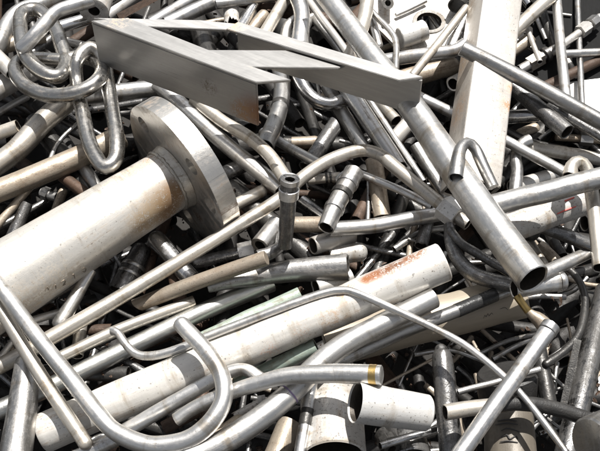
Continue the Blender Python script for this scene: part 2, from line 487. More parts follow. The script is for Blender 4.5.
# --- top edge, left to right
P('pipe_fitting', 'white thick walled fitting with small round hole at the frame corner', [(104, -14, -16), (96, 6, 0), (94, 11, 5)], 13.5, 3.2, 'white_coat', cat='fitting', wall=0.62, group=None)
P('steel_pipe', 'white pipe leaving the top edge right of the white fitting', [(106, 17), (146, -12)], 7, 2.6, 'pale_pipe', ends=('cap', 'open'), group=GP)
P('metal_strip', 'narrow rusty flat strip slanting to the top edge', [(118, 17), (166, -8)], 3.4, 2.9, 'rust_brown', cat='strip', section=[(1, .35), (-1, .35), (-1, -.35), (1, -.35)], ends=('cap', 'cap'))
P('steel_pipe', 'bright white pipe slanting behind the frame to the top edge', [(150, 24), (206, -9)], 6, 2.6, 'bright_steel', group=GP)
P('pipe_stub', 'bright pipe with dark open mouth at the top edge behind the frame', [(166, 24), (216, 1, 4)], 7.5, 2.8, 'bright_steel', group=GS)
P('pipe_stub', 'white pipe with a torn ragged end standing behind the frame', [(230, -6), (232, 24)], 7.5, 2.2, 'white_coat', jag=(0, 0.9), group=GS)
P('steel_pipe', 'grey pipe lying along the top edge over the torn white pipe', [(216, 4), (276, -4)], 5, 3.0, 'grey_steel', group=GP)
P('steel_pipe', 'bright narrow pipe between the torn pipe and the tan stub', [(240, 28), (262, -6)], 5.2, 2.3, 'chrome', group=GP)
P('pipe_stub', 'tan blunt pipe stub behind the upper corner of the frame', [(248, 34), (264, 15)], 6.2, 2.0, 'tan_pipe', ends=('open', 'round'), group=GS)
P('steel_pipe', 'grey tan pipe leaning to the top edge behind the frame bend', [(262, 38), (292, -12)], 6.2, 2.9, 'cream_steel', group=GP)
P('pipe_stub', 'small bright bent stub behind the right arm of the frame', [(284, 42), (288, 26), (300, 16)], 5.5, 2.0, 'satin_steel', group=GS)
P('bent_pipe', 'thick polished pipe bent downward at the top edge', [(290, -22), (297, -4), (302, 16), (300, 46)], 8.3, 3.4, 'bright_steel', group=GB)
P('bent_pipe', 'silver elbow pipe beside the thick polished bend', [(302, 44), (305, 26), (313, 18), (324, 28), (350, 60)], 6.2, 2.8, 'satin_steel', group=GB)
P('metal_rod', 'thin pale tube parallel to the wide diagonal pipe at the top', [(298, -14), (350, 57)], 4, 3.2, 'pale_pipe', cat='tube', group=GR)
P('bent_pipe', 'cream curved pipe arching in front of the wide diagonal pipe at the top', [(366, -20), (367, 0), (364, 20), (357, 40), (348, 62)], 7.3, 6.4, 'cream_steel', group=GB)
P('bent_pipe', 'thin grey rod with a sharp kink beside the white holed plate', [(362, 0), (374, 14), (391, 32), (396, 44), (396, 70)], 3.2, 4.6, 'grey_steel', cat='rod', group=GR)
P('metal_rod', 'bright short rod between the cream curve and the kinked rod', [(371, 14), (379, 46)], 4.2, 3.0, 'bright_steel', cat='rod', ends=('cap', 'round'), group=GR)
P('pipe_fitting', 'small white ring fitting at the top edge beside the holed plate', [(385, -10, -14), (388, 3, 2)], 6, 4.4, 'clean_white', cat='fitting', wall=0.5)
P('pipe_stub', 'stubby white socket lying against the holed plate', [(400, 38, 2), (424, 30)], 10.5, 4.2, 'clean_white', ends=('cap', 'open'), group=GS)
P('metal_rod', 'thin grey rod across the top of the white holed plate', [(396, 15), (426, 1)], 2, 4.5, 'grey_steel', cat='rod', ends=('cap', 'cap'), group=GR)
P('steel_pipe', 'silver horizontal pipe below the white holed plate', [(374, 62), (414, 56), (452, 51), (466, 44)], 6.8, 4.4, 'bright_steel', group=GP)
P('pipe_stub', 'tan rust pipe with rounded end under the silver horizontal pipe', [(402, 79), (452, 66)], 9.5, 3.6, 'tan_pipe', ends=('open', 'round'), group=GS)
P('metal_rod', 'long cream stick leaning from the frame tip to the top edge', [(412, 76), (440, 41), (466, 8)], 4.3, 6.6, 'cream_steel', cat='rod', ends=('cap', 'round'), group=GR)
P('pipe_stub', 'dark pipe mouth at the top edge beside the box beam', [(466, -8, -8), (457, 6, 4)], 8.5, 4.2, 'dark_steel', group=GS)
P('pipe_stub', 'bluish short cylinder beside the box beam under the cream stick', [(451, 48), (467, 16)], 7, 4.3, 'chrome', ends=('round', 'open'), group=GS)
P('pipe_stub', 'thin ring shaped pipe mouth in the dark gap left of the box beam', [(468, 76, -14), (453, 84, 2)], 7.3, 2.4, 'pale_pipe', wall=0.25, group=GS)
P('steel_pipe', 'silver pipe emerging from under the frame tip toward the box beam', [(410, 92), (458, 116)], 5.4, 2.2, 'bright_steel', group=GP)

# --- wide diagonal pipe and the box beam
P('box_beam', 'wide square steel beam with a bright face leaning at upper right', [(499, -30), (470, 190)], 21.5, 6.0, 'beam', cat='beam', section='box', ends=('open', 'open'), wall=0.14, dents=0)
P('steel_pipe', 'widest long diagonal steel pipe from the top edge to the right centre', [(316, -18), (371, 55), (416, 113), (485, 214), (533, 279)], (12.2, 12.8, 14, 15, 15.6), 7.0, 'satin_steel', wall=0.12, sides=40, group=GP)
P('bent_pipe', 'cane shaped pipe hooked over the wide diagonal pipe with open mouth', [(456, 178, 16), (457.5, 164, 12), (460, 150, 8), (467, 143, 4), (475, 149, 0), (484, 168, -4), (493, 187, -8)], (7.2, 7.2, 7, 6.6, 6.2, 6, 6), 8.0, 'grey_steel', ends=('open', 'cap'), group=GB)
P('steel_pipe', 'long grey pipe crossing over the box beam to the right edge', [(462, 48, 2), (532, 84), (625, 135)], 8.0, 7.5, 'grey_steel', ends=('open', 'open'), group=GP)
P('steel_pipe', 'dark pipe with open end under the long grey pipe at right', [(508, 82), (536, 106), (567, 132, 5)], 8.2, 5.2, 'oily_steel', group=GP)
P('steel_pipe', 'broad polished grey pipe running level to the right edge', [(486, 207), (625, 172)], 11, 6.4, 'grey_steel', sides=36, group=GP)
P('steel_pipe', 'chalky white pipe with red streaks under the broad polished pipe', [(500, 232), (581, 202)], 14.5, 5.0, 'white_coat', ends=('cap', 'round'), sides=36, wall=0.12,
  strokes=[('red_streak', 'red_paint', [(557, 214), (566, 210), (576, 206.5)], 0.8), ('red_streak', 'red_paint', [(565, 201), (574, 197.5)], 0.9)], group=GP)
P('pipe_stub', 'dark round pipe end tucked under the red streaked pipe', [(500, 216), (532, 232)], 10, 3.6, 'dark_steel', ends=('open', 'round'), group=GS)  # dark stub painted in where a shadow falls

# --- upper right tangle
P('steel_pipe', 'grey tan pipe leaning from the box beam to the top edge', [(505, 40), (562, -14)], 7, 5.7, 'cream_steel', group=GP)
P('steel_pipe', 'upright silver pipe standing in front of the dark panel', [(555.5, -16), (560, 40), (567, 108)], 5, 5.6, 'satin_steel', group=GP)
P('metal_rod', 'thin upright grey rod near the right edge behind the nuts', [(577, -14), (582, 110)], 3.1, 4.2, 'grey_steel', cat='rod', group=GR)
P('threaded_rod', 'pale rod with two hex nuts at the upper right edge', [(561, 46), (600, 17)], 4, 5.0, 'pale_pipe', cat='rod', ends=('cap', 'cap'),
  parts=[('hex_nut', .46, .66, 1.75, 6, 'pale_pipe'), ('hex_nut', .73, .9, 1.7, 6, 'grey_steel')])
P('steel_pipe', 'narrow grey pipe reaching the right edge under the two nuts', [(563, 54), (625, 51)], 4.2, 4.8, 'grey_steel', group=GP)
P('steel_pipe', 'dark rust brown pipe slanting down from the right edge', [(538, 90), (625, 48)], 5.2, 3.6, 'rust_brown', group=GP)
P('pipe_fitting', 'square shouldered union fitting right of the box beam', [(520, 70), (556, 49)], 5.0, 4.6, 'grey_steel', cat='fitting',
  parts=[('union_nut', .25, .62, 1.5, 4, 'cream_steel'), ('collar', .68, .78, 1.6, 20, 'dark_steel')])
P('metal_rod', 'bright thin rod slanting beside the union fitting', [(524, 20), (540, 62)], 2.6, 4.9, 'pale_pipe', cat='rod', group=GR)
P('metal_rod', 'second thin rod leaning behind the grey tan pipe', [(534, 10), (546, 40)], 2.4, 3.2, 'satin_steel', cat='rod', group=GR)
P('steel_pipe', 'dull dark pipe leaning left of the upright silver pipe', [(540, 4), (556, 52)], 4.4, 3.4, 'dark_steel', group=GP)
P('metal_rod', 'very thin light rod against the dark panel', [(546, 12), (571, 15.5)], 1.5, 3.0, 'pale_pipe', cat='rod', ends=('cap', 'cap'), sides=10, group=GR)
P('metal_rod', 'short pale rod under the right edge grey pipe', [(566, 58), (577, 76)], 3, 3.0, 'pale_pipe', cat='rod', group=GR)
P('pipe_stub', 'small chrome tube end at the top edge right of the box beam', [(520, -10), (530, 6)], 5, 3.0, 'chrome', group=GS)
P('pipe_stub', 'tan stub wedged between the box beam and the union fitting', [(512, 52), (531, 38)], 6, 2.6, 'tan_pipe', group=GS)
P('steel_pipe', 'blue grey polished pipe emerging right of the box beam', [(500, 117), (552, 113)], 7.2, 3.8, 'chrome', group=GP)
P('metal_rod', 'black thin rod under the blue grey polished pipe', [(500, 127), (530, 142), (566, 150)], 4, 3.2, 'dark_steel', cat='rod', group=GR)
P('steel_pipe', 'slim silver pipe ending in the gap above the broad polished pipe', [(503, 139), (567, 174, 3)], 5.6, 5.4, 'satin_steel', group=GP)
P('steel_pipe', 'cream pipe reaching the right edge below the threaded nut', [(528, 147), (625, 163)], 6.6, 4.0, 'cream_steel', group=GP)
P('threaded_rod', 'tan threaded rod with one nut under the long grey pipe', [(556, 137), (625, 142)], 3.8, 4.4, 'tan_pipe', cat='rod', ends=('cap', 'cap'),
  parts=[('hex_nut', .34, .52, 1.8, 6, 'grey_steel')])
P('steel_pipe', 'twisted dark grey bar beneath the long grey pipe', [(548, 104), (604, 139)], 5.2, 4.7, 'oily_steel', group=GP)
P('bent_pipe', 'chrome elbow bending down beside the foot of the box beam', [(530, 140), (522, 144), (516, 156), (517, 172), (515, 192)], 6.3, 4.6, 'bright_steel', group=GB)
P('bent_pipe', 'pipe hooked over the broad polished pipe at the right edge', [(570, 176, 6), (572, 166, 7), (579, 162, 6), (586, 168, 2), (591, 188, -8), (595, 216, -10), (598, 244, -8), (600, 268, -4)], 7.3, 6.3, 'cream_steel', group=GB)
P('pipe_stub', 'flat pale pipe with a hole under the broad polished pipe', [(512, 188), (562, 172)], 7.5, 3.2, 'pale_pipe', group=GS)
P('pipe_stub', 'tan fragment behind the dark pipe with open end', [(520, 134), (535, 128)], 5.5, 2.0, 'tan_pipe', ends=('round', 'round'), group=GS)

# --- centre top
P('steel_pipe', 'silver pipe slanting from under the frame to the nozzle', [(158, 84), (222, 141), (281, 189)], 8.2, 4.2, 'bright_steel', group=GP)
P('bent_pipe', 'cream and dark pipe running beside the slanting silver pipe', [(194, 99), (222, 121), (250, 138), (270, 156), (285, 178)], 6.7, 4.6, 'cream_steel', group=GB)
P('bent_pipe', 'dark jointed tube hanging down under the frame crossing', [(279, 62), (282, 88), (278, 114), (265, 146)], 8.6, 3.6, 'grey_steel', parts=[('band', .52, .56, 1.05, 24, 'dark_steel')], group=GB)
P('bent_pipe', 'chrome pipe bent into a hook under the right arm of the frame', [(294, 54), (300, 78), (311, 96), (328, 104), (348, 99)], 7.2, 3.8, 'chrome', group=GB)
P('steel_pipe', 'shiny pipe slanting down from the frame arm to the cream arch', [(326, 56), (400, 168)], 8.6, 4.0, 'bright_steel', group=GP)
P('steel_pipe', 'dull pipe behind and left of the shiny slanting pipe', [(328, 88), (368, 156)], 7.2, 2.6, 'grey_steel', group=GP)
P('pipe_stub', 'upright scuffed pipe stub below the cream arch', [(374, 160), (382, 217)], 8.4, 3.0, 'tan_pipe', group=GS)
P('pipe_stub', 'dark pipe with tan slanted mouth in the deep central gap', [(306, 168), (335, 125, 6)], 8.2, 2.6, 'oily_steel', miter=(None, (-.5, -.3)), group=GS)
P('pipe_stub', 'tan stub end in the shadow left of the dark slanted mouth', [(292, 143), (315, 142)], 6.4, 1.8, 'tan_pipe', ends=('open', 'round'), group=GS)
P('steel_pipe', 'silver rod slanting through the dark gap above the nozzle', [(262, 132), (324, 167)], 5.2, 2.8, 'satin_steel', group=GP)
P('pipe_stub', 'chrome stub in the dark gap right of the flange', [(210, 180), (244, 165)], 7.4, 1.6, 'oily_steel', ends=('open', 'round'), group=GS)
P('pipe_stub', 'cream stub with dark tip between the flange and the nozzle', [(222, 212), (262, 191)], 6.2, 2.0, 'cream_steel', ends=('open', 'round'), group=GS)
P('metal_rod', 'thin rod slanting alongside the cream arch to its nut', [(364, 92), (424, 182)], 3.3, 4.3, 'satin_steel', cat='rod', group=GR)
P('pipe_stub', 'tan stub among the rods behind the cream arch', [(378, 102), (396, 121)], 6.2, 2.0, 'cream_steel', group=GS)
P('pipe_stub', 'pale stub wedged left of the wide diagonal pipe', [(392, 142), (412, 120)], 7.6, 2.2, 'pale_pipe', group=GS)
P('steel_pipe', 'worn dark pipe partly hidden beside the wide diagonal pipe', [(416, 146), (452, 206)], 7.2, 2.8, 'grey_steel', group=GP)
P('metal_rod', 'short ringed rod below the left side of the cream arch', [(308, 180), (340, 177)], 5.2, 2.2, 'cream_steel', cat='rod', ends=('cap', 'cap'), parts=[('collar', .55, .6, 1.12, 18, 'dark_steel'), ('collar', .68, .73, 1.12, 18, 'dark_steel')])
P('bent_pipe', 'thin tube with pink tip dipping under the cream arch', [(338, 180, -5), (345, 174), (354, 172), (378, 181), (402, 191), (432, 206)], 4.1, 4.4, 'satin_steel', ends=('round', 'open'), parts=[('painted_tip', .1, .2, 1.03, 18, 'red_paint')])

# --- centre
P('bent_pipe', 'long cream tube arching across the middle to a large hex nut', [(-24, 378), (0, 366), (52, 337), (112, 302), (200, 249), (250, 218), (283, 196), (302, 178), (328, 161), (358, 151), (378, 154), (395, 167), (418, 186), (452, 213), (468, 224)], (7.6, 7.6, 7.6, 7.3, 6.8, 6.8, 6.8, 7, 7.2, 7.2, 7.2, 7.2, 7, 7, 7), 6.5, 'cream_steel',
  parts=[('hex_nut', .945, .978, 1.9, 6, 'clean_white')], maxslope=.15)
P('pipe_nozzle', 'upright nozzle tube with collar and round hole facing up', [(290, 179, 48), (285, 246, -50)], (8.6, 7.4), 7.2, 'oily_steel', cat='nozzle', wall=0.45, ends=('open', 'cap'), maxslope=.02,
  parts=[('collar', .0, .05, 1.14, 24, 'bright_steel'), ('collar', .14, .26, 1.22, 24, 'bright_steel')])
P('bent_pipe', 'dark bent pipe curling at the foot of the nozzle', [(283, 236), (280, 246), (270, 253), (258, 257)], 6.6, 4.3, 'oily_steel', group=GB)
P('pipe_fitting', 'ringed pipe fitting standing right of the nozzle', [(326, 228, 4), (336, 205), (354, 172, -6)], (8, 9.4, 10.4), 4.8, 'grey_steel', cat='fitting', parts=[('collar', .30, .36, 1.12, 24, 'bright_steel'), ('collar', .55, .62, 1.12, 24, 'dark_steel'), ('collar', .76, .82, 1.1, 24, 'bright_steel')])
P('pipe_stub', 'tan level pipe between the nozzle and the ringed fitting', [(284, 225), (328, 224)], 8.2, 4.0, 'tan_pipe', group=GS)
P('steel_pipe', 'shiny level pipe from the ringed fitting to the hex nut', [(330, 229), (372, 226), (410, 219), (452, 211)], 7.8, 4.2, 'bright_steel', group=GP)
P('pipe_stub', 'pipe with wide open mouth under the ringed fitting', [(313, 246, 5), (352, 234, -8)], 9.6, 3.4, 'pale_pipe', group=GS)
P('steel_pipe', 'grey smooth pipe with mouth facing right below the nozzle', [(208, 287), (240, 279), (290, 271), (348, 267, 8)], (6, 9, 11.5, 12.5), 4.6, 'grey_steel', ends=('cap', 'open'), sides=32, group=GP)
P('steel_pipe', 'rusty tan pipe with clean cut end resting on the grey smooth pipe', [(138, 305), (200, 281), (266, 258, 3)], 7.6, 5.0, 'tan_pipe', miter=((-.9, -.3), None), ends=('open', 'cap'), group=GP)
P('steel_pipe', 'dark pipe carrying a square nut behind the rusty tan pipe', [(196, 263), (254, 249)], 6.2, 3.6, 'oily_steel', ends=('round', 'cap'), parts=[('hex_nut', .72, .98, 1.5, 6, 'bright_steel')])
P('pipe_fitting', 'short steel socket with hole left of the nozzle foot', [(260, 246, 8), (277, 224, -4)], 9.6, 4.1, 'bright_steel', cat='fitting', wall=0.4)
P('pipe_stub', 'chrome cylinder crossing under the cream tube', [(156, 239), (192, 280)], 9.6, 4.4, 'chrome', ends=('round', 'open'), group=GS)
P('pipe_fitting', 'grey ribbed elbow fitting below the large flanged pipe', [(141, 251), (134, 266), (120, 292)], (10, 11.6, 12), 4.3, 'oily_steel', cat='fitting', ends=('round', 'open'), parts=[('rib', .36, .42, 1.08, 24, 'grey_steel'), ('rib', .55, .6, 1.06, 24, 'grey_steel')])
P('pipe_stub', 'tan speckled stub behind the mouth of the grey smooth pipe', [(330, 256), (360, 252)], 9.5, 3.0, 'white_coat', ends=('open', 'round'), group=GS)
P('pipe_stub', 'pale pipe mouth peeking over the white rust patched pipe', [(316, 288, 4), (350, 278, -4)], 11, 2.8, 'pale_pipe', group=GS)
P('pipe_stub', 'polished short tube behind the nozzle stem', [(302, 201), (328, 220)], 7.4, 2.6, 'chrome', group=GS)
P('pipe_stub', 'dark upright stub in the gap left of the hex nut', [(430, 214), (421, 246)], 6.4, 2.0, 'oily_steel', group=GS)

# --- large pipe with flange
P('flanged_pipe', 'large pale pipe with a round bolted flange at left', [(-52, 318), (176, 176)], (41.5, 33), 8.0, 'flanged', cat='pipe', tilt=0.38, sides=80, wall=0.1, dents=0.006, flange=True,
  strokes=[('stamped_mark', 'stamp_grey', q, .42) for q in ([(45, 291), (47, 287), (49, 290)], [(52, 288), (55.5, 285), (56, 289)], [(61, 282), (64, 280), (65.5, 282), (63, 285.5), (66, 284)], [(72, 276), (73.5, 274), (75, 278.5)], [(82, 270), (84, 267.5), (86, 269), (85, 272), (82.5, 271.5)])])

# --- left and lower left
P('metal_rod', 'olive thin rod in the dark gap at the left edge', [(-12, 236), (29, 188)], 4.2, 1.4, 'tan_pipe', cat='rod', group=GR)
P('pipe_stub', 'dark shiny tube in the left gap above the flanged pipe', [(6, 250), (27, 204)], 6.4, 1.2, 'oily_steel', group=GS)
P('pipe_fitting', 'tiny threaded fitting deep in the left gap', [(42, 192), (57, 197, 3)], 5, 1.4, 'grey_steel', cat='fitting', parts=[('hex_nut', .1, .5, 1.4, 6, 'oily_steel')])
P('pipe_stub', 'small tan stub touching the upper side of the flanged pipe', [(55, 212), (63, 192)], 4.6, 1.6, 'tan_pipe', ends=('open', 'round'), group=GS)
P('pipe_stub', 'brown stub in the gap under the long tan pipe', [(62, 176), (86, 194)], 6, 1.2, 'rust_brown', ends=('open', 'round'), group=GS)
P('pipe_stub', 'grey stub under the tip of the lowest chain link', [(84, 168), (98, 190)], 6.6, 1.6, 'grey_steel', group=GS)
P('metal_rod', 'long thin rod lying along the underside of the flanged pipe', [(-20, 347), (34, 309), (92, 272)], 3.8, 3.0, 'grey_steel', cat='rod', group=GR)
P('metal_rod', 'short pale rod below the flanged pipe', [(26, 323), (66, 311)], 4.2, 3.2, 'pale_pipe', cat='rod', ends=('cap', 'round'), group=GR)
P('metal_rod', 'thin pale rod at the left edge between two long pipes', [(-8, 368), (20, 331)], 3.2, 2.8, 'pale_pipe', cat='rod', group=GR)
P('steel_pipe', 'bright pipe rising steeply under the flanged pipe', [(91, 270), (60, 324)], (5.5, 8), 3.8, 'satin_steel', ends=('open', 'round'), group=GP)
P('pipe_stub', 'small upright cream stub under the long cream tube', [(82, 318), (77, 356)], 6.2, 2.8, 'cream_steel', group=GS)
P('steel_pipe', 'polished pipe with mossy tint running under the loop of thin tube', [(272, 283), (200, 313), (100, 362), (52, 386), (-24, 420)], 9.2, 4.4, 'mossy_steel', sides=32, group=GP)
P('steel_pipe', 'slim cream pipe lying on top of the mossy polished pipe', [(52, 361), (120, 329), (194, 301)], 5.8, 4.9, 'cream_steel', group=GP)
P('bent_pipe', 'long thin bent tube looping over the rust patched white pipe', [(112, 331, -2), (118, 333), (127, 346), (139, 355), (158, 355), (184, 347), (206, 337), (250, 320), (300, 301), (326, 292.5), (340, 290.5), (356, 293), (402, 313), (436, 329), (468, 347), (502, 375), (528, 402), (566, 452)], (4.6, 4.6, 4.6, 4.8, 5, 5, 4.8, 4.4, 4.4, 4.4, 4.4, 4.2, 4, 3.8, 3.6, 3.6, 3.4, 3.4), 6.8, 'satin_steel', group=GB)
P('steel_pipe', 'broad white pipe with an orange rust patch in the lower centre', [(443, 262), (44, 433)], 20, 6.0, 'rustpatch', sides=56, wall=0.1, ends=('cap', 'open'), dents=0.008)
P('steel_pipe', 'flattened green copper pipe above the rust patched white pipe', [(196, 342), (300, 294)], 7.5, 3.8, 'verdigris', group=GP)
P('steel_pipe', 'teal green pipe peeking out below the rust patched white pipe', [(236, 385), (316, 346)], 7.5, 3.6, 'verdigris', group=GP)
P('bent_pipe', 'thick satin pipe sweeping up from the bottom edge to the right', [(170, 466), (212, 448), (252, 424), (286, 397), (318, 365), (350, 341), (392, 319), (434, 298)], (12, 12, 12, 12, 12, 11.6, 11.2, 11), 4.9, 'satin_steel', sides=36,
  parts=[('marker_line',   .4185, .4205, 1.006, 36, 'purple_ink')], group=GB)
P('steel_pipe', 'pipe wrapped with black tape below the rust patched white pipe', [(330, 365), (400, 333), (456, 311), (506, 290)], 7, 4.6, 'grey_steel', parts=[('tape_wrap', .70, .93, 1.05, 28, 'black_tape')])
P('steel_pipe', 'broad tan pipe with a small scribble under the taped pipe', [(326, 345), (520, 297)], 22, 2.6, 'tan_plain', sides=48, wall=.1, ends=('open', 'cap'),
  strokes=[('marking', 'ink', [(483.5, 318.5), (485, 315), (486, 317), (488, 313.5), (489, 316), (491.5, 313), (493, 314.5)], 0.28), ('marking', 'ink', [(500, 309), (505, 307.5), (508, 310)], 0.22)])
P('bent_pipe', 'pipe with brass tip lying across the lower centre', [(176, 420), (196, 407), (230, 392.5), (256, 384), (285, 376.5), (320, 374), (352, 374), (381, 375)], (7.4, 7.4, 7.6, 8.2, 9, 9.6, 9.8, 9.8), 6.4, 'satin_steel', ends=('open', 'cap'),
  parts=[('brass_tip', .922, .948, 1.12, 32, 'brass'), ('brass_tip', .950, .982, 1.19, 32, 'brass')])
P('bent_pipe', 'straight pipe curling under the brass tipped pipe', [(122, 433), (165, 407.5), (206, 384), (230, 372), (246, 370), (260, 379)], (7.6, 7.6, 7.4, 7, 7, 7), 6.2, 'satin_steel', group=GB)
P('bent_pipe', 'large hairpin pipe bent into a hook in the lower left foreground', [(-22, 258), (12, 303), (40, 340.5), (70, 378), (98, 414), (118, 433), (150, 445), (184, 441), (209, 424), (223, 400), (221, 375), (206, 351), (181, 324)], (8, 8, 8.2, 8.6, 8.8, 9, 9.6, 9.8, 9.8, 9.6, 9, 8.6, 8.4), 9.0, 'satin_steel', ends=('open', 'round'), sides=32)
P('steel_pipe', 'long tan pipe running beside the hairpin pipe', [(-28, 263), (2, 311), (41, 376), (86, 444)], 7, 8.2, 'cream_steel', ends=('open', 'round'), group=GP)
P('steel_pipe', 'grey thick pipe end at the bottom left corner', [(28, 364), (14, 470)], (13.5, 16.5), 6.9, 'grey_steel', ends=('round', 'open'), sides=32, group=GP)
P('pipe_stub', 'bluish pipe end under the bend of the hairpin at the bottom', [(62, 464), (122, 436)], 8, 6.6, 'bright_steel', group=GS)

# --- lower centre gap
P('metal_strip', 'grey flat strip standing in the gap under the brass tipped pipe', [(261, 396), (266, 424)], 4, 3.0, 'grey_steel', cat='strip', section=[(1, .3), (-1, .3), (-1, -.3), (1, -.3)], ends=('cap', 'cap'))
P('pipe_stub', 'tan stub at the bottom edge under the thick sweeping pipe', [(268, 474), (290, 424)], 13, 2.2, 'tan_pipe', group=GS)
P('pipe_stub', 'sandy stub in the bottom gap right of the hairpin', [(206, 448), (240, 424)], 10, 3.4, 'tan_pipe', ends=('open', 'round'), group=GS)
P('pipe_stub', 'brown stub in the gap inside the hairpin bend', [(164, 428), (198, 410)], 7, 1.8, 'rust_brown', group=GS)
P('pipe_stub', 'pale flake of pipe in the gap under the brass tipped pipe', [(236, 418), (262, 404)], 6, 1.8, 'white_coat', jag=(.6, .6), group=GS)
P('steel_pipe', 'upright pipe with dark band dropping to the bottom edge', [(312, 382), (306, 420), (297, 472)], 6.6, 4.4, 'bright_steel', parts=[('band', .32, .50, 1.04, 24, 'dark_steel')])

# --- cups and mouths at the bottom centre
P('pipe_stub', 'wide white pipe with open mouth facing left', [(356, 402, 14), (426, 413, -24)], (21, 18.5), 4.2, 'clean_white', ends=('open', 'cap'), wall=0.09, sides=56, dents=.006, lift=26)
P('steel_pipe', 'large white speckled pipe with mouth facing the bottom edge', [(334, 458, 14), (330, 376, -24)], 31.5, 3.2, 'white_coat', wall=0.12, sides=64, dents=.006)
P('pipe_stub', 'dark grey pipe mouth at the bottom edge', [(412, 462, 12), (404, 428, -14)], 20, 3.0, 'oily_steel', wall=0.16, sides=40, group=GS)
P('pipe_fitting', 'small blackened toothed fitting between the white mouths', [(392, 450, 4), (382, 434, -6)], 9.5, 3.4, 'dark_steel', cat='fitting', wall=.5, sides=12, parts=[('collar', .3, .6, 1.2, 9, 'dark_steel')])
P('metal_rod', 'chrome rod right of the wide white pipe at the bottom', [(380, 446), (444, 427)], 4.2, 3.6, 'chrome', cat='rod', group=GR)
P('pipe_stub', 'dark speckled upright pipe with tapered top in the lower right', [(441, 349), (443, 366), (453, 472)], (6.5, 11, 11.5), 4.0, 'oily_steel', ends=('round', 'open'), group=GS)
P('pipe_stub', 'cream pipe end with open mouth poking out left of the bright leaning pipe', [(445, 412.5, 4), (470, 408.5), (508, 404.5, -2)], 8.0, 5.0, 'cream_steel', group=GS)
P('bent_pipe', 'black hose running from the bright leaning pipe to the right edge', [(496, 405), (520, 403.5), (552, 408), (600, 423)], (7, 7.6, 7.6, 7.6), 5.1, 'black_rubber', cat='hose')
P('steel_pipe', 'bright leaning pipe with flared top in the lower right', [(551, 326), (500, 398), (446, 474)], 8.6, 7.4, 'bright_steel', ends=('open', 'open'), parts=[('flare', .0, .035, 1.14, 28, 'bright_steel')])
P('pipe_elbow', 'tan elbow with brass nipple joined to the bright leaning pipe', [(517, 296), (528, 311), (539, 320), (549, 331)], (3.9, 3.9, 7.8, 8.6), 7.0, 'tan_pipe', cat='elbow', ends=('cap', 'cap'), parts=[('brass_nipple', 0, .40, 1.06, 24, 'brass')])
P('metal_rod', 'dull rod behind the bright leaning pipe', [(458, 392), (540, 369)], 3.2, 3.0, 'grey_steel', cat='rod', group=GR)
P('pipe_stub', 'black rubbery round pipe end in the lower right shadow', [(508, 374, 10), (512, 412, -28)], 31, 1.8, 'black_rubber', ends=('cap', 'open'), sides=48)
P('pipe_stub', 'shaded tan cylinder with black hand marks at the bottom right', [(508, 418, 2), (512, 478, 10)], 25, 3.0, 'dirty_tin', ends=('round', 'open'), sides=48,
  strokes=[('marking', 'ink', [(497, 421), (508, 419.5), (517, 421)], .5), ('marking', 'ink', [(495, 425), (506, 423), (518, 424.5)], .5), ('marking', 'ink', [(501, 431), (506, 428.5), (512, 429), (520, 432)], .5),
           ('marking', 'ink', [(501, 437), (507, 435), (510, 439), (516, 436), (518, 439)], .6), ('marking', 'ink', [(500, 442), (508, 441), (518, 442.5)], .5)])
P('bent_pipe', 'black hose curving down the right side', [(556, 262), (572, 272), (582, 287), (585, 305), (580, 331), (567, 349), (546, 364)], 4.0, 3.4, 'dark_steel', cat='hose', ends=('round', 'round'))
P('steel_pipe', 'dark polished pipe standing at the right edge', [(606, 290), (586, 374), (562, 474)], 11.5, 4.4, 'oily_steel', sides=32, group=GP)
P('metal_strip', 'thin dark strip left of the dark polished pipe', [(578, 340), (562, 412)], 3.4, 3.6, 'dark_steel', cat='strip', section=[(1, .35), (-1, .35), (-1, -.35), (1, -.35)], ends=('cap', 'cap'))
P('steel_pipe', 'dull dark pipe below the flared top of the leaning pipe', [(538, 348), (550, 408)], 8, 2.6, 'dark_steel', group=GP)
P('metal_rod', 'black thin rod slanting to the bottom right edge', [(536, 412), (578, 464)], 4.4, 2.8, 'dark_steel', cat='rod', group=GR)
P('steel_pipe', 'large dark grey pipe end at the bottom right corner', [(594, 444, 12), (640, 424, -20)], 27, 6.2, 'grey_steel', ends=('cap', 'open'), sides=56)

# --- right centre
P('bent_pipe', 'dark shiny hose bulging below the hex nut', [(449, 226), (452, 246), (462, 264), (480, 277), (516, 286)], (6, 7, 8.2, 8.2, 7), 5.0, 'oily_steel', cat='hose', group=GB)
P('bent_pipe', 'thinner shiny hose branching above the bulging hose', [(450, 230), (461, 243), (478, 254), (512, 274)], (4.4, 4.8, 4.8, 4.4), 5.6, 'oily_steel', cat='hose', group=GB)
P('pipe_stub', 'tube sliced open lengthwise with a pointed tip at right centre', [(540, 275), (588, 253)], (7.5, 6.5), 5.4, 'grey_steel', miter=(None, (.4, 1.6)), group=GS)
P('pipe_stub', 'fat silver stub with rim below the wide diagonal pipe', [(514, 289), (562, 281, 2)], 9.2, 5.0, 'bright_steel', parts=[('rim', .92, 1.0, 1.08, 28, 'bright_steel')], group=GS)
P('steel_pipe', 'shiny dark pipe behind the hooked pipe at right', [(536, 224), (594, 247)], 7.2, 3.6, 'oily_steel', group=GP)
P('pipe_stub', 'small tan stub in the dark gap at right centre', [(540, 246), (557, 262)], 6.2, 2.4, 'tan_pipe', group=GS)
P('pipe_stub', 'dark stub crossing the gap below the red streaked pipe', [(548, 230), (562, 256)], 5.2, 2.0, 'dark_steel', group=GS)
P('metal_rod', 'cream thin bar hidden along the edge of the wide diagonal pipe', [(528, 240), (548, 270)], 4.4, 3.0, 'cream_steel', cat='rod', group=GR)

# ------------------------------------------------------------------ building
def project(p):
    d = p - CAM
    Z = d.dot(FW)
    x = CX + FPX * d.dot(RT) / Z
    y = CY - FPX * d.dot(UP) / Z
    return x, y, (1.0 / Z - W0(y)) * FPX / WC

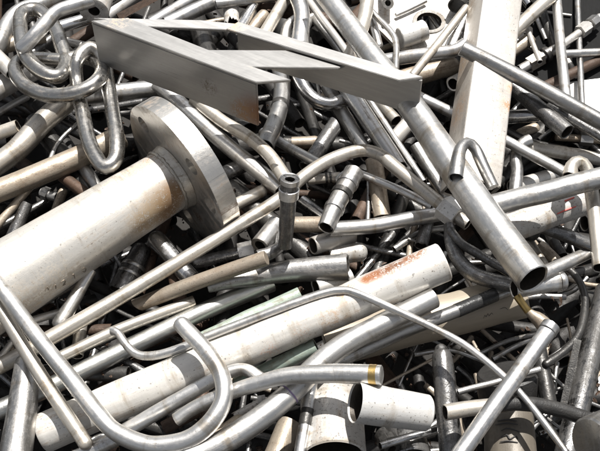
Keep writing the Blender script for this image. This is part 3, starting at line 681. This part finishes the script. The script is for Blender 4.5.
def path_of(it):
    pts = it['pts']; r = it['r']
    rr = list(r) if isinstance(r, tuple) else [r]
    if len(rr) == 1: rr = rr * len(pts)
    while len(rr) < len(pts): rr.append(rr[-1])
    q = [(p[0], p[1], p[2] if len(p) > 2 else 0.0, rr[i]) for i, p in enumerate(pts)]
    return catmull(q, closed=it.get('closed', False), step=3.0 if it.get('closed') else 4.0)

def samples_of(path):
    out, last = [], None
    for p in path:
        if last is None or math.dist(p[:2], last[:2]) > max(3.0, p[3] * 0.45):
            out.append((p[0], p[1], p[3], p[2])); last = p
    if last is not path[-1]: out.append((path[-1][0], path[-1][1], path[-1][3], path[-1][2]))
    return out

def slice_path(pts, rad, s0, s1):
    L = [0.0]
    for i in range(1, len(pts)): L.append(L[-1] + (pts[i] - pts[i - 1]).length)
    tot = L[-1]
    def at(d):
        d = min(max(d, 0), tot)
        for i in range(1, len(pts)):
            if L[i] >= d:
                t = (d - L[i - 1]) / max(1e-9, L[i] - L[i - 1])
                return pts[i - 1].lerp(pts[i], t), rad[i - 1] + (rad[i] - rad[i - 1]) * t
        return pts[-1], rad[-1]
    m = max(2, int((s1 - s0) * len(pts)) + 1)
    P_, R_ = [], []
    for k in range(m):
        p, r = at(tot * (s0 + (s1 - s0) * k / (m - 1)))
        P_.append(p); R_.append(r)
    if s0 <= 0: P_[0] = P_[0] - (P_[1] - P_[0]).normalized() * rad[0] * 0.1
    if s1 >= 1: P_[-1] = P_[-1] + (P_[-1] - P_[-2]).normalized() * rad[-1] * 0.1
    return P_, R_

def on_pipe(px, py, pts, rad):
    d = (FW + (px - CX) / FPX * RT - (py - CY) / FPX * UP).normalized()
    best = None
    for i in range(len(pts) - 1):
        a, b = pts[i], pts[i + 1]
        ax = (b - a).normalized()
        n = d.cross(ax)
        if n.length < 1e-6: continue
        n.normalize()
        dist = abs((a - CAM).dot(n))
        d2 = d - ax * d.dot(ax); o2 = (CAM - a) - ax * (CAM - a).dot(ax)
        A, B, C = d2.dot(d2), 2 * d2.dot(o2), o2.dot(o2) - (rad[i] * 1.004) ** 2
        D = B * B - 4 * A * C
        miss = 0
        if D < 0: D, miss = 0, 50
        t = (-B - math.sqrt(D)) / (2 * A)
        q = CAM + d * t
        u = (q - a).dot(ax) / (b - a).length
        pen = max(0, -u, u - 1) + miss
        if best is None or pen < best[0]: best = (pen, q)
    return best[1]

def build(it, pl, path):
    pts = [unproject(p[0], p[1], wat(pl, p[0], p[1]) + p[2]) for p in path]
    wm = [float(W0(p[1]) + (wat(pl, p[0], p[1]) + p[2]) * WC / FPX) for p in path]
    mean = sum(wm) / len(wm)
    rad = [p[3] / (FPX * mean) for p in path]
    it['pts3'], it['rad3'], it['pl'] = pts, rad, pl
    # real pipes are never dead straight: a slow wander of about a millimetre
    if len(it['pts']) == 2 and not it.get('section') and not it.get('flange'):
        sd = Vector((random.random() * 90, random.random() * 90, 0))
        n = len(pts)
        for i in range(1, n - 1):
            k = math.sin(math.pi * i / (n - 1))
            pts[i] = pts[i] + Vector([noise.noise(sd + Vector((i * 0.13, 7.1 * j, 0))) for j in range(3)]) * 0.0016 * k
    origin = min((pts[0], pts[-1], pts[len(pts) // 2]), key=lambda v: v.z).copy()
    extra = it.get('parts', []) or it.get('strokes') or it.get('flange')
    root = None
    if extra:
        root = empty(it['name'], origin)
        tgt = root
    mat = it['mat']
    if mat in SPECIAL: mat = SPECIAL[mat](it, origin)
    sec = it.get('section')
    sides = it.get('sides') or (20 if sum(rad) / len(rad) < 0.009 else 28)
    if sec == 'box':
        th = math.radians(21)
        base = []
        h = 1.0
        for (cx_, cy_) in ((1, 1), (-1, 1), (-1, -1), (1, -1)):
            for k in range(5):
                a0 = math.atan2(cy_, cx_) + (k - 2) * math.radians(22.5)
                base.append((cx_ * 0.9 + 0.1 * math.cos(a0), cy_ * 0.9 + 0.1 * math.sin(a0)))
        sec = [(x * math.cos(th) - y * math.sin(th), x * math.sin(th) + y * math.cos(th)) for x, y in base]
    me = tube_mesh(it['name'], pts, rad, origin, wall=it.get('wall', 0.17), ends=it.get('ends', ('open', 'open')), sides=sides,
                   dents=it.get('dents', 0.02), section=sec, closed=it.get('closed', False), miter=it.get('miter', (None, None)), jag=it.get('jag', (0, 0)))
    if root is None:
        o = link(it['name'], me, mat, None, origin); root = o
    else:
        o = link('tube' if it['name'] != 'threaded_rod' else 'rod', me, mat, root, origin)
    for (pn, s0, s1, fac, sd, pm) in it.get('parts', []):
        p2, r2 = slice_path(pts, rad, s0, s1)
        rr = [r * fac for r in r2]
        w = 1 - 0.93 / fac if fac > 1.2 else max(0.03, 1 - 0.97 / fac)
        if pn == 'brass_tip':
            m2 = len(rr); rr = [r * (0.86 + 0.14 * math.sin(math.pi * k / (m2 - 1))) for k, r in enumerate(rr)]
        link(pn, tube_mesh(pn, p2, rr, p2[0], wall=w, sides=sd, dents=0 if sd < 12 else 0.012), pm, root, p2[0])
    for (sn, smat, pxs, rp) in it.get('strokes', []):
        cpx = catmull(pxs, step=1.5) if len(pxs) > 2 else catmull(pxs)
        q = [on_pipe(x, y, pts, rad) for x, y in cpx]
        m = len(q)
        rr = [rp * U * (0.35 + 0.65 * math.sin(math.pi * (k + .5) / m) ** .5) for k in range(m)]
        link(sn, tube_mesh(sn, q, rr, q[0], ends=('cap', 'cap'), sides=8, dents=0), smat, root, q[0])
    if it.get('flange'): make_flange(it, root, pts, rad)
    tag(root, it['label'], it.get('cat', 'pipe'), it.get('group'))
    return root

def circle(cx, cy, r, n=40):
    return [(cx + r * math.cos(2 * math.pi * k / n), cy + r * math.sin(2 * math.pi * k / n)) for k in range(n)]

def bevel(me, off, seg=2, ang=40):
    bm = bmesh.new(); bm.from_mesh(me)
    bmesh.ops.remove_doubles(bm, verts=bm.verts, dist=1e-6)
    es = [e for e in bm.edges if len(e.link_faces) == 2 and e.calc_face_angle(0) > math.radians(ang)]
    bmesh.ops.bevel(bm, geom=es, offset=off, segments=seg, affect='EDGES', clamp_overlap=True)
    bm.to_mesh(me); bm.free(); finish(me, 30)

def make_flange(it, root, pts, rad):
    t = (pts[-1] - pts[0]).normalized()
    c = pts[-1]
    R = 79 * U * 1.0 * (1 / (U * FPX)) * (c - CAM).dot(FW)
    v = (RT * 0.53 - UP * 0.85); maj = (v - t * v.dot(t)).normalized()
    oth = t.cross(maj).normalized()
    if oth.dot(FW) < 0: oth = -oth         # angle grows from the major axis to the far (right) side
    # seen from the lens: +maj is lower right, the near/far sides fold to left/right
    holes = []
    for a in HOLE_ANGLES:
        a = math.radians(a)
        holes.append(circle(math.cos(a) * R * .755, math.sin(a) * R * .755, R * .115, 28))
    th = R * 0.25
    me = plate_mesh('flange', circle(0, 0, R, 120), holes, th, (c, maj, oth, -t))
    bevel(me, R * 0.018, 2, 50)
    spots = [((math.cos(a) * R * k, 0, 0), 1, (0, 0, 0), 1) for a, k in ()]
    sp = []
    for a, k, rd in ((100, .72, .2), (118, .7, .14), (60, .58, .22), (140, .5, .2), (20, .6, .2)):
        a = math.radians(a); q = maj * math.cos(a) * R * k + oth * math.sin(a) * R * k
        sp.append((tuple(q), R * rd, (0.085, 0.05, 0.03), 0.40))
    mk('flange_steel', (0.62, 0.60, 0.565), 0.9, 0.36, dirt=(0.20, 0.13, 0.075), amount=0.56, bump=0.3, spots=sp, speck=.1)
    link('flange', me, 'flange_steel', root, c)
    p2, r2 = slice_path(pts, rad, .96, .998)
    n = len(p2)
    rr = [r * (1.03 + 0.085 * (k / (n - 1)) ** 1.5) for k, r in enumerate(r2)]
    link('weld_neck', tube_mesh('weld_neck', p2, rr, p2[0], wall=.1, sides=72, dents=0.006), 'cream_steel', root, p2[0])
    k0 = next(k for k in range(len(p2)) if k >= 0)
    tt = (p2[-1] - p2[0]).normalized(); c0 = p2[0]; r0 = r2[0] * 1.02
    a1 = tt.orthogonal().normalized(); a2 = tt.cross(a1)
    q = [c0 + (a1 * math.cos(2 * math.pi * k / 90) + a2 * math.sin(2 * math.pi * k / 90)) * r0 + tt * noise.noise(Vector((k * .37, 2, 5))) * r0 * .02 for k in range(90)]
    wr = [r0 * (.055 + .022 * noise.noise(Vector((k * .8, 9, 1))) + .012 * math.sin(k * 1.7)) for k in range(90)]
    link('weld_bead', tube_mesh('weld_bead', q, wr, c0, sides=10, closed=True, dents=0), 'cream_steel', root, c0)

HOLE_ANGLES = (52, 187, 277, 320)

def spot_from_px(it, origin, specs):
    out = []
    for (x, y, rpx, c, thr) in specs:
        q = on_pipe(x, y, it['pts3'], it['rad3'])
        out.append((tuple(q - origin), rpx * (q - CAM).dot(FW) / FPX, c, thr))
    return out
BR, ORG = (0.20, 0.12, 0.06), (0.42, 0.13, 0.03)
SPECIAL = {
    'flanged': lambda it, o: mk('weathered_pipe', (0.62, 0.595, 0.55), 0.55, 0.40, dirt=(0.26, 0.185, 0.115), amount=0.48, rvar=.2, bump=0.18, speck=0.25, band=.6,
        spots=spot_from_px(it, o, [(164, 206, 34, (0.24, 0.16, 0.085), .34), (146, 222, 30, (0.30, 0.22, 0.135), .38), (176, 192, 24, (0.20, 0.12, 0.06), .34), (170, 212, 22, (0.17, 0.10, 0.05), .40), (138, 170, 20, (0.45, 0.33, 0.22), .45),
                                   (150, 158, 16, (0.3, 0.17, 0.09), .46), (120, 180, 20, (0.5, 0.4, 0.28), .48), (60, 285, 40, (0.45, 0.39, 0.31), .46), (20, 310, 40, (0.42, 0.35, 0.27), .45)])),
    'rustpatch': lambda it, o: mk('rust_patched_pipe', (0.54, 0.52, 0.485), 0.35, 0.42, dirt=(0.30, 0.22, 0.155), amount=0.48, rvar=.2, band=.65, bump=0.2, speck=0.3,
        spots=spot_from_px(it, o, [(366, 279, 12, (0.22, 0.085, 0.03), .36), (375, 274, 15, (0.20, 0.07, 0.022), .36), (386, 269, 14, (0.15, 0.06, 0.025), .40), (397, 264, 15, (0.13, 0.055, 0.025), .39), (409, 258, 15, (0.17, 0.065, 0.025), .38), (421, 252, 13, (0.19, 0.085, 0.035), .42), (345, 290, 20, (0.34, 0.23, 0.15), .46), (330, 318, 22, (0.40, 0.30, 0.22), .48),
                                   (270, 352, 16, (0.5, 0.34, 0.26), .5), (302, 332, 14, (0.46, 0.34, 0.26), .5), (430, 262, 10, (0.4, 0.22, 0.1), .52)])),
    'tan_plain': lambda it, o: mk('sandy_pipe', (0.38, 0.325, 0.25), 0.1, 0.5, dirt=(0.30, 0.24, 0.17), amount=0.3, bump=0.2),
    'beam': lambda it, o: mk('scuffed_beam', (0.52, 0.49, 0.45), 0.6, 0.4, dirt=(0.27, 0.20, 0.14), amount=0.44, rvar=.2, bump=0.18, speck=0.3, spread=.2, band=.35,
        spots=[(tuple(unproject(x, y, it['pl'][0] + dz) - o), r * U * 1.2, c, th) for (x, y, dz, r, c, th) in
               ((510, 104, 18, 12, (0.26, 0.14, 0.06), .42), (513, 88, 18, 9, (0.34, 0.18, 0.08), .42), (500, 6, 18, 12, (0.42, 0.36, 0.30), .48), (494, 42, 18, 16, (0.40, 0.36, 0.33), .5), (478, 110, 20, 14, (0.38, 0.32, 0.26), .5),
                (462, 60, 0, 30, (0.30, 0.22, 0.15), .40), (455, 110, 0, 30, (0.28, 0.20, 0.14), .40), (472, 10, 0, 26, (0.32, 0.25, 0.18), .42))]),
}

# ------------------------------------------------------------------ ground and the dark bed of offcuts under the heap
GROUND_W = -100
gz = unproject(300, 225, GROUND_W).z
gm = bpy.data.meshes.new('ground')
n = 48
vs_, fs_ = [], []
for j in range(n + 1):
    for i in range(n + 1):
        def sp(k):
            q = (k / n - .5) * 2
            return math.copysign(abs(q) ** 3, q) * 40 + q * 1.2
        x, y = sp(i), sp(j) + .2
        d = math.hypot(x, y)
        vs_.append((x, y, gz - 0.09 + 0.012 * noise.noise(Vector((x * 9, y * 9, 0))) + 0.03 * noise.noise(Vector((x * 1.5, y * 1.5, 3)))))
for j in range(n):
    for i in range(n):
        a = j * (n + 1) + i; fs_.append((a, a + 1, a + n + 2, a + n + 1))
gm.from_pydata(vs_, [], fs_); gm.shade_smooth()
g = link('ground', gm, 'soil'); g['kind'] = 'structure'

rf = random.Random(11)
KINDS = [
    ('pipe_offcut', 'dark oily pipe offcut lying deep in the gaps beneath the top pipes', 'pipe', 'dark oily pipe offcuts deep in the heap', 'dark_steel', (6, 11)),  # dark steel chosen so the colour carries the gap shade
    ('pipe_offcut', 'blackened pipe offcut lying deep in the gaps beneath the top pipes', 'pipe', 'blackened pipe offcuts deep in the heap', 'black_scrap', (5, 12)),
    ('rusty_offcut', 'rust brown pipe offcut lying deep in the gaps beneath the top pipes', 'pipe', 'rust brown pipe offcuts deep in the heap', 'rust_brown', (4, 8)),
    ('rod_offcut', 'thin dull rod lying deep in the gaps beneath the top pipes', 'rod', 'thin dull rods deep in the heap', 'oily_steel', (2, 4)),
]
FILL = []
# the lowest tier reads as one black mass, gap shade put into its colour
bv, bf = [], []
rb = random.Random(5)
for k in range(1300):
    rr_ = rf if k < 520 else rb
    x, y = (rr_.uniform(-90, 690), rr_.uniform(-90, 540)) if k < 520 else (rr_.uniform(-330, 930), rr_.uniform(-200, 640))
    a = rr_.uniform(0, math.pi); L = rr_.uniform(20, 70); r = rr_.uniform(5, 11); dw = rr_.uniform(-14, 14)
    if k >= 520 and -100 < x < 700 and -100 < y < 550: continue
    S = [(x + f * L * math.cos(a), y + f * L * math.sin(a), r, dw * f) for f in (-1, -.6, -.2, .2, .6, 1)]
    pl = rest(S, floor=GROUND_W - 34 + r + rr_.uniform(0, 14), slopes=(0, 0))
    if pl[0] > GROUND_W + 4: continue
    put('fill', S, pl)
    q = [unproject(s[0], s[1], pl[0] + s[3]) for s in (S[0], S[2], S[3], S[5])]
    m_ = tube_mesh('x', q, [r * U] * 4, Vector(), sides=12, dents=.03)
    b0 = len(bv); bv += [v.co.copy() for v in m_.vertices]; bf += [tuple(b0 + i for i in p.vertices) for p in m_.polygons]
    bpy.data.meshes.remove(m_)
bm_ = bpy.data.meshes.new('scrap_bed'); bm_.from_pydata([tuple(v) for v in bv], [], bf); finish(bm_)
bo = link('scrap_bed', bm_, 'black_scrap'); tag(bo, 'shade-black mass of broken scrap filling the bottom of the gaps', 'scrap', kind='stuff')
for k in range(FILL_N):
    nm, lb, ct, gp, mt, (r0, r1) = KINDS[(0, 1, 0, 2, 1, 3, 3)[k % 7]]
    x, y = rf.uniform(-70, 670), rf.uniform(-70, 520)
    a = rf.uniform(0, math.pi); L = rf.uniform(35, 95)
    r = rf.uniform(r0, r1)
    if x > 430 and y > 300 and k % 3: nm, lb, ct, gp, mt, (r0, r1) = KINDS[1]  # shaded lower right hollow: black offcuts put its shade into the colour
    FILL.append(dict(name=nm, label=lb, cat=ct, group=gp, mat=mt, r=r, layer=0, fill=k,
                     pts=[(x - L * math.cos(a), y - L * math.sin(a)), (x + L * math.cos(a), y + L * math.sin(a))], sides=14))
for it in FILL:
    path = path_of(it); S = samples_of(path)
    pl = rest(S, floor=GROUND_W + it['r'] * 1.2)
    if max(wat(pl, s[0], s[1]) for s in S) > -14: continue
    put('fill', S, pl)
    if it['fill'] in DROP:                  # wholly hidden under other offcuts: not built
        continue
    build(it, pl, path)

# slim rods and scraps lodged nearer the surface of the gaps
r2_ = random.Random(23)
for k in range(90):
    nm, lb, ct, gp, mt = (('slim_rod', 'slim grey rod lodged in a gap between larger pipes', 'rod', 'slim grey rods lodged in the gaps', 'grey_steel'),
                          ('slim_rod', 'slim brownish rod lodged in a gap between larger pipes', 'rod', 'slim brownish rods lodged in the gaps', 'tan_pipe'))[k % 3 == 2]
    x, y = r2_.uniform(0, 600), r2_.uniform(0, 451)
    if k % 2: x, y = r2_.uniform(380, 600), r2_.uniform(230, 451)
    a = r2_.uniform(0, math.pi); L = r2_.uniform(14, 42); b = r2_.uniform(-.25, .25) * L
    it = dict(name=nm, label=lb, cat=ct, group=gp, mat=mt, r=r2_.uniform(1.3, 3.4), layer=0, sides=10,
              pts=[(x - L * math.cos(a), y - L * math.sin(a)), (x + b * math.sin(a), y - b * math.cos(a)), (x + L * math.cos(a), y + L * math.sin(a))])
    path = path_of(it); S = samples_of(path)
    pl = rest(S, floor=GROUND_W, maxslope=.25)
    put('fill', S, pl)
    if k in DROP_RODS: continue
    build(it, pl, path)

# small chips and swarf caught in the gaps: nobody could count them
def heap_at(x, y):
    best = GROUND_W
    for key, B in PLACED:
        d2 = (B[0] - x) ** 2 + (B[1] - y) ** 2
        m = d2 < B[2] ** 2
        if m.any(): best = max(best, float((B[3][m] + np.sqrt(B[2][m] ** 2 - d2[m])).max()))
    return best
cv, cf = [], []
for k in range(1100):
    x, y = rf.uniform(-40, 640), rf.uniform(-40, 490)
    c = unproject(x, y, heap_at(x, y) + rf.uniform(.5, 3))
    ax = Vector((rf.gauss(0, 1), rf.gauss(0, 1), rf.gauss(0, .5))).normalized(); bx = ax.orthogonal().normalized(); cx_ = ax.cross(bx)
    l, w, h = rf.uniform(.0015, .007), rf.uniform(.001, .003), rf.uniform(.0006, .002)
    b0 = len(cv)
    for (i, j, q) in ((1, .3, 0), (.2, 1, 0), (-1, .5, .6), (-.5, -1, 0), (.6, -.8, -.5)):
        for s in (1, -1): cv.append(c + ax * (i * l * rf.uniform(.7, 1.2)) + bx * (j * w * rf.uniform(.7, 1.2)) + cx_ * (s * h + q * h * 2))
    top = [b0 + 2 * i for i in range(5)]; bot = [b0 + 2 * i + 1 for i in range(5)]
    cf.append(tuple(top)); cf.append(tuple(bot[::-1]))
    for i in range(5): cf.append((top[i], bot[i], bot[(i + 1) % 5], top[(i + 1) % 5]))
for k in range(70):                                     # curls of swarf
    x, y = rf.uniform(-20, 620), rf.uniform(-20, 470)
    c = unproject(x, y, heap_at(x, y) + 3)
    ax = Vector((rf.gauss(0, 1), rf.gauss(0, 1), rf.gauss(0, .4))).normalized(); e = ax.orthogonal().normalized(); f_ = ax.cross(e)
    R_, pitch, turns = rf.uniform(.003, .007), rf.uniform(.002, .006), rf.uniform(1.2, 4)
    q = [c + ax * pitch * turns * (i / 30 - .5) + (e * math.cos(turns * 6.283 * i / 30) + f_ * math.sin(turns * 6.283 * i / 30)) * R_ for i in range(31)]
    m_ = tube_mesh('x', q, [rf.uniform(.0005, .0011)] * 31, Vector(), sides=5, dents=0, ends=('cap', 'cap'))
    b0 = len(cv); cv += [v.co.copy() for v in m_.vertices]; cf += [tuple(b0 + i for i in p.vertices) for p in m_.polygons]
    bpy.data.meshes.remove(m_)
cm = bpy.data.meshes.new('metal_chips'); cm.from_pydata([tuple(v) for v in cv], [], cf)
ch = link('metal_chips', cm, 'rust_brown'); tag(ch, 'small metal chips and flakes caught in the gaps of the heap', 'debris', kind='stuff')

# ------------------------------------------------------------------ flat things: plates, panel
def plate(name, label, cat, outline, thick, mat, floor, holes=(), hub=None, slope=(0, 0), layer_key='plate'):
    xs = [p[0] for p in outline]; ys = [p[1] for p in outline]
    S = []
    inside = lambda x, y: sum(((a[1] > y) != (b[1] > y)) and (x < (b[0] - a[0]) * (y - a[1]) / (b[1] - a[1]) + a[0]) for a, b in zip(outline, outline[1:] + outline[:1])) % 2
    for x in np.arange(min(xs), max(xs), 6):
        for y in np.arange(min(ys), max(ys), 6):
            if inside(x, y): S.append((x, y, thick, 0))
    pl = rest(S, floor=floor, slopes=slope)
    put(layer_key, S, pl)
    p3 = lambda x, y: unproject(x, y, wat(pl, x, y))
    cx, cy = sum(xs) / len(xs), sum(ys) / len(ys)
    o = p3(cx, cy)
    e1 = (p3(cx, cy + 10) - o).normalized()
    e2 = (p3(cx + 10, cy) - o); e2 = (e2 - e1 * e2.dot(e1)).normalized()
    nn = e1.cross(e2).normalized()
    if nn.dot(CAM - o) < 0: e2 = e2; nn = -nn
    to2 = lambda x, y: ((p3(x, y) - o).dot(e1), (p3(x, y) - o).dot(e2))
    hol = [[to2(x + r * math.cos(2 * math.pi * k / 40), y + r * math.sin(2 * math.pi * k / 40)) for k in range(40)] for (x, y, r) in holes]
    me = plate_mesh(name, [to2(*p) for p in outline], hol, thick * U, (o, e1, e2, nn))
    bevel(me, 0.0012)
    if hub:
        root = empty(name, o)
        link('plate', me, mat, root, o)
        for (x, y, r, h, w) in hub:
            c = p3(x, y); q = [c - nn * h * 2.2 * U, c, c + nn * h * U]
            rr = [r * (c - CAM).dot(FW) / FPX] * 3
            link('hub', tube_mesh('hub', q, rr, c, wall=w, sides=40, dents=.004), mat, root, c)
    else:
        root = link(name, me, mat, None, o)
    tag(root, label, cat)
    return root

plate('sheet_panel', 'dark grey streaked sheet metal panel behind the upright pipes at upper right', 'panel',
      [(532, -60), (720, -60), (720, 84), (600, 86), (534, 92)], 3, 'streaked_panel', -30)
plate('metal_sheet', 'pale flat sheet at the right edge below the dark panel', 'sheet',
      [(548, 84), (700, 66), (700, 128), (590, 126), (552, 112)], 3, 'clean_white', -20)
plate('flange_plate', 'white plate with a large dark round hole at the top edge', 'plate',
      [(368, -50), (480, -50), (474, 10), (463, 42), (446, 50), (418, 51), (396, 46), (376, 26), (368, 4)], 5, 'white_coat', -6,
      holes=[(429, 22, 12.4), (405, -6, 4), (451, -8, 3.4), (384, 26, 3), (452, 38, 2.6), (410, 40, 2.2)], hub=[(429, 22, 16.5, 2.0, .24)])

# ------------------------------------------------------------------ the welded angle frame
def angle_frame():
    slope = (0.0, 0.62)
    n3 = None
    def geo(a):
        pl = (a, slope[0], slope[1], 255, 50)
        p3 = lambda x, y: unproject(x, y, wat(pl, x, y))
        o = p3(255, 50)
        e1 = (p3(300, 66) - o).normalized()
        t = p3(255, 80) - o
        nn = e1.cross(t).normalized()
        if nn.dot(CAM - o) < 0: nn = -nn
        e2 = nn.cross(e1).normalized()
        return pl, p3, o, e1, e2, nn
    pl, p3, o, e1, e2, nn = geo(0)
    W = 42.5 * U * (o - CAM).dot(FW) / Z0
    WR = W * 0.84
    S = []
    for a, b, w in (((91, 21), (256, 82), W), ((238, 22), (422, 76), WR)):
        for k in range(26):
            x, y = a[0] + (b[0] - a[0]) * k / 25, a[1] + (b[1] - a[1]) * k / 25
            for f in (0.05, .5, 1.0):
                q = project(p3(x, y) - nn * w * f)
                S.append((q[0], q[1], 2.0, q[2] - (slope[0] * (q[0] - 255) + slope[1] * (q[1] - 50))))
    for k in range(12):
        S.append((200 + 12 * k, 52, 2.5, 0)); S.append((100 + 12 * k, 18 + k * .4, 2.5, 0))
    A = np.array(S)
    pr = rest(S, floor=0, slopes=slope)
    a = pr[0] - slope[0] * (pr[3] - 255) - slope[1] * (pr[4] - 50)
    put('frame', S, (a, slope[0], slope[1], 255, 50))
    pl, p3, o, e1, e2, nn = geo(a)
    to2 = lambda x, y: ((p3(x, y) - o).dot(e1), (p3(x, y) - o).dot(e2))
    th = 3.0 * U
    root = empty('angle_frame', o)
    sp_mat = {}
    def member(name, poly, edge, w, side, mat, up=0.0):
        me = plate_mesh(name, [to2(*p) for p in poly], [], th, (o, e1, e2, nn))
        if up:
            for v in me.vertices: v.co += nn * up
        if edge:
            (ax, ay), (bx, by) = edge
            A3, B3 = p3(ax, ay), p3(bx, by)
            u = (B3 - A3); L = u.length; u.normalize()
            inn = nn.cross(u).normalized()
            c3 = p3(sum(p[0] for p in poly) / len(poly), sum(p[1] for p in poly) / len(poly))
            if inn.dot(c3 - A3) < 0: inn = -inn
            A3 = A3 - nn * th * 0.98
            quad = [(0, 0), (L, 0), (L, w), (0, w)]
            m2 = plate_mesh(name + '_web', quad, [], th, (A3 - o, u, -nn, -inn))
            off = A3 - o
            bm = bmesh.new(); bm.from_mesh(me)
            for v in m2.vertices: v.co += off
            bm.from_mesh(m2); bm.to_mesh(me); bm.free()
            bpy.data.meshes.remove(m2)
        bevel(me, 0.0009, 2)
        return link(name, me, mat, root, o)
    q = p3(252, 104) - o
    A3, B3 = p3(91, 21), p3(256, 82)
    dn = -nn
    B_ = B3 + dn * W * .75 - o; M_ = A3.lerp(B3, .72) + dn * W * .55 - o
    mk('frame_steel', (0.44, 0.43, 0.415), 0.95, 0.46, dirt=(0.26, 0.20, 0.14), amount=0.28, rvar=.1, bump=.12,
       spots=[(tuple(B_), W * .62, (0.20, 0.10, 0.05), .30), (tuple(B_ + (A3 - B3).normalized() * W * .35 + dn * W * .1), W * .45, (0.27, 0.16, 0.08), .42), (tuple(M_), W * .28, (0.16, 0.13, 0.10), .46),
              (tuple(p3(236, 26) - o), W * .3, (0.42, 0.32, 0.2), .44), (tuple(p3(118, 21) - o), W * .4, (0.34, 0.26, 0.18), .46)])
    member('side_angle', [(91, 20.5), (256, 82), (291, 79.5), (240, 62), (146, 25), (128, 17.5)], ((91, 20.5), (256, 82)), W, 1, 'frame_steel')
    member('side_angle', [(226, 28.5), (399, 80), (423, 76.5), (238, 21.5)], ((238, 21.5), (423, 76.5)), WR, 1, 'frame_steel')
    member('end_bar', [(93, 16.5), (200, 18.8), (237, 22.5), (229, 28.5), (200, 27.2), (146, 25.2)], None, 0, 0, 'frame_steel', up=-.0022)
    member('cross_bar', [(196, 46), (300, 46.5), (346, 60.5), (339, 64), (244, 63)], None, 0, 0, 'frame_steel', up=-.0075)
    tag(root, 'welded frame of grey angle iron with a cross bar lying on top of the heap', 'frame')

# ------------------------------------------------------------------ settle and build everything
order = sorted(ITEMS, key=lambda i: i['layer'])
done_comp, frame_done = set(), False
for it in order:
    if not frame_done and it['layer'] > FRAME_LAYER:
        angle_frame(); frame_done = True
    if 'compound' in it:
        if it['compound'] in done_comp: continue
        done_comp.add(it['compound'])
        mem = [m for m in order if m.get('compound') == it['compound']]
        paths = [path_of(m) for m in mem]
        S = [s for p in paths for s in samples_of(p)]
        pl = rest(S, floor=FLOOR)
        put(it['compound'], S, pl)
        for m, p in zip(mem, paths): build(m, pl, p)
        continue
    path = path_of(it); S = samples_of(path)
    sl_ = None
    if 'tilt' in it:
        a_, b_ = path[0], path[-1]; dx, dy = b_[0] - a_[0], b_[1] - a_[1]; L = math.hypot(dx, dy)
        rel = -it['tilt'] - (CP / SP) * dy / L
        sl_ = (rel * dx / L, rel * dy / L)
    pl = rest(S, floor=FLOOR, slopes=sl_, lift=it.get('lift', 0), maxslope=it.get('maxslope', 0.06 if any(len(p) > 2 and abs(p[2]) > 3 for p in it['pts']) else 0.4))
    if it.get('section') == 'box': pass
    put(it['label'], S, pl)
    if VERBOSE: print('%6.1f %6.1f  L%.1f %s' % (min(wat(pl, s[0], s[1]) for s in S), max(wat(pl, s[0], s[1]) for s in S), it['layer'], it['label']))
    build(it, pl, path)
